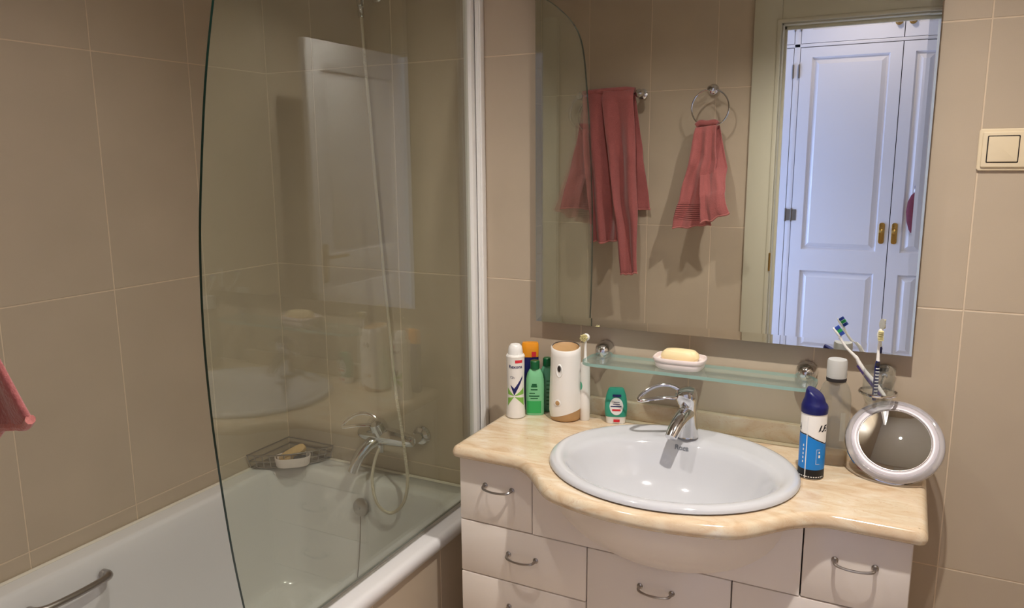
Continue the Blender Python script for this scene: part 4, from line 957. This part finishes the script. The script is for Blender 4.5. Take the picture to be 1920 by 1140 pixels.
# ------------------------------------------------------------------ towels on the wall opposite the mirror
def towel_ring(cx, cz, label, cat='towel ring'):
    t = thing('towel_ring', (cx, DY, cz + .07), label, cat, None); yr = DY + .058
    MB().tube([(cx + .080 * cos(q_), yr, cz + .080 * sin(q_)) for q_ in [2 * pi * i / 48 for i in range(48)]], .0034, 10, closed=True).build('ring', CHROME, t)
    MB().lathe([(0, 0), (.024, 0), (.025, .008), (.020, .018), (.010, .024), (.009, .05), (.014, .054), (.015, .064), (.010, .070), (0, .071)], T=axisT((cx, DY, cz + .080), (0, 1, 0)), seg=28).build('wall_mount', CHROME, t)
    return t
def sheet(mb_rows, nu=28, nv=40, folds=3, amp=.012, ph=0, thick=.007, name='layer', m_=None, parent=None, hem=True, seed=0):
    """cloth sheet: rows = list of (v, (xl, z_l), (xr, z_r), y, fold_amp)"""
    rows = sorted(mb_rows); vs, fs = [], []
    def interp(v):
        for a_, b2 in zip(rows, rows[1:]):
            if v <= b2[0] + 1e-9:
                t = (v - a_[0]) / (b2[0] - a_[0]); t = t * t * (3 - 2 * t) * .4 + t * .6
                L = lambda p, q_: p + (q_ - p) * t
                return (L(a_[1][0], b2[1][0]), L(a_[1][1], b2[1][1]), L(a_[2][0], b2[2][0]), L(a_[2][1], b2[2][1]), L(a_[3], b2[3]), L(a_[4], b2[4]))
        b2 = rows[-1]; return (*b2[1], *b2[2], b2[3], b2[4])
    for j in range(nv + 1):
        v = j / nv; xl, zl, xr, zr, y, am = interp(v)
        for i in range(nu + 1):
            u = i / nu; x = xl + (xr - xl) * u; z = zl + (zr - zl) * u
            f = sin(2 * pi * folds * u + ph + .8 * v + 1.6 * noise.noise(Vector((u * 2, v * 2.5, seed)))) * am
            wob = (noise.noise(Vector((u * 3 + seed, v * 4, seed))) * .010 + noise.noise(Vector((u * 9 + seed, v * 5, 3 + seed))) * .004) * min(1, v * 3)
            vs.append((x + noise.noise(Vector((v * 5, u * 2 + seed, 7))) * .006 * min(1, v * 3), y + f + wob, z + (noise.noise(Vector((u * 4 + seed, 1, 9))) * .010 * v)))
    for j in range(nv):
        for i in range(nu):
            k_ = j * (nu + 1) + i; fs.append((k_, k_ + 1, k_ + nu + 2, k_ + nu + 1))
    mb = MB().add(vs, fs); o = mb.build(name, m_, parent, ang=180)
    md = o.modifiers.new('thick', 'SOLIDIFY'); md.thickness = thick; md.offset = 0
    ms = o.modifiers.new('sub', 'SUBSURF'); ms.levels = 1; ms.render_levels = 1
    if hem:
        e = vs[nv * (nu + 1):]; MB().tube([Vector(p) for p in e], .0048, 8, flat=.9).build('hem', HEM, parent)
    return o
RCX, RCZ = 1.040, 1.702
towel_ring(RCX, RCZ, 'chrome towel ring holding the small pink towel, opposite the mirror')
st = thing('hand_towel', (RCX, DY + .06, RCZ - .08), 'small pink towel pulled through the towel ring near the doorway, opposite the mirror', 'towel')
yr = DY + .058
sheet([(0, (.990, 1.628), (1.078, 1.636), yr - .016, .004), (.06, (.985, 1.60), (1.085, 1.60), yr - .026, .006), (.4, (1.01, 1.45), (1.125, 1.45), yr + .012, .010), (.75, (1.03, 1.33), (1.130, 1.345), yr + .082, .007), (1, (1.04, 1.215), (1.160, 1.262), yr + .095, .004)], folds=1.6, ph=1.2, name='back_layer', m_=TOWEL, parent=st, seed=3)
sheet([(0, (.984, 1.622), (1.074, 1.632), yr + .010, .003), (.05, (.980, 1.60), (1.074, 1.605), yr + .018, .006), (.35, (.962, 1.46), (1.080, 1.47), yr + .024, .012), (.75, (.920, 1.29), (1.082, 1.30), yr + .032, .013), (1, (.904, 1.185), (1.074, 1.205), yr + .040, .010)], folds=2.1, ph=.3, name='front_layer', m_=TOWEL2, parent=st, seed=5)
MB().tube([(.984, yr + .004, 1.628), (1.0, yr + .002, 1.640), (1.030, yr, 1.637), (1.062, yr + .001, 1.641), (1.076, yr + .003, 1.634)], [.011, .014, .0145, .014, .011], 12, smooth=5).build('gathered_fold', TOWEL, st)
towel_ring(.508, 1.682, 'chrome towel ring partly hidden behind the large pink towel')
# rail with the large towel
BZ = 1.778; yb = DY + .062
rl = thing('towel_rail', (.6, DY, BZ), 'chrome towel rail under the large pink towel, opposite the mirror', 'towel rail')
MB().tube([(.430, yb, BZ), (.726, yb, BZ)], .007, 12).build('bar', CHROME, rl)
for x in (.440, .722): MB().lathe([(0, 0), (.022, 0), (.023, .008), (.014, .016), (.010, .022), (.010, .05), (.016, .054), (.019, .064), (.015, .074), (0, .078)], T=axisT((x, DY, BZ), (0, 1, 0)), seg=28).build('post', CHROME, rl)
bt = thing('bath_towel', (.58, yb, BZ), 'large dark pink towel folded over the rail, opposite the mirror', 'towel')
sheet([(0, (.455, BZ + .008), (.700, BZ + .010), yb - .010, .002), (.06, (.450, BZ - .03), (.703, BZ - .03), yb - .020, .004), (.5, (.405, 1.52), (.735, 1.52), yb - .026 , 0.0150), (1, (.338, 1.258), (.775, 1.262), yb - .022, 0.0210)], folds=2.5, ph=.9, name='back_layer', m_=TOWEL, parent=bt, seed=11)
sheet([(0, (.46, BZ + .012), (.600, BZ + .012), yb + .006, .002), (.05, (.458, BZ - .02), (.602, BZ - .02), yb + .016, .005), (.4, (.47, 1.55), (.635, 1.55), yb + .022 , 0.0180), (.8, (.50, 1.26), (.665, 1.26), yb + .024 , 0.0210), (1, (.515, 1.105), (.665, 1.120), yb + .026, 0.0195)], folds=2.2, ph=2.2, name='middle_layer', m_=TOWEL, parent=bt, seed=17)
sheet([(0, (.560, BZ + .016), (.704, BZ + .016), yb + .014, .002), (.05, (.558, BZ - .02), (.706, BZ - .02), yb + .030, .005), (.4, (.60, 1.5), (.728, 1.5), yb + .040 , 0.0210), (.75, (.645, 1.22), (.740, 1.22), yb + .044 , 0.0150), (1, (.668, .965), (.746, .975), yb + .046, .007)], folds=1.4, ph=.2, name='front_layer', m_=TOWEL, parent=bt, seed=23)
MB().tube([(.455, yb, BZ + .010), (.52, yb, BZ + .013), (.60, yb + .001, BZ + .014), (.66, yb, BZ + .015), (.703, yb, BZ + .012)], [.013, .015, .017, .017, .014], 12, smooth=5).build('top_fold', TOWEL, bt)
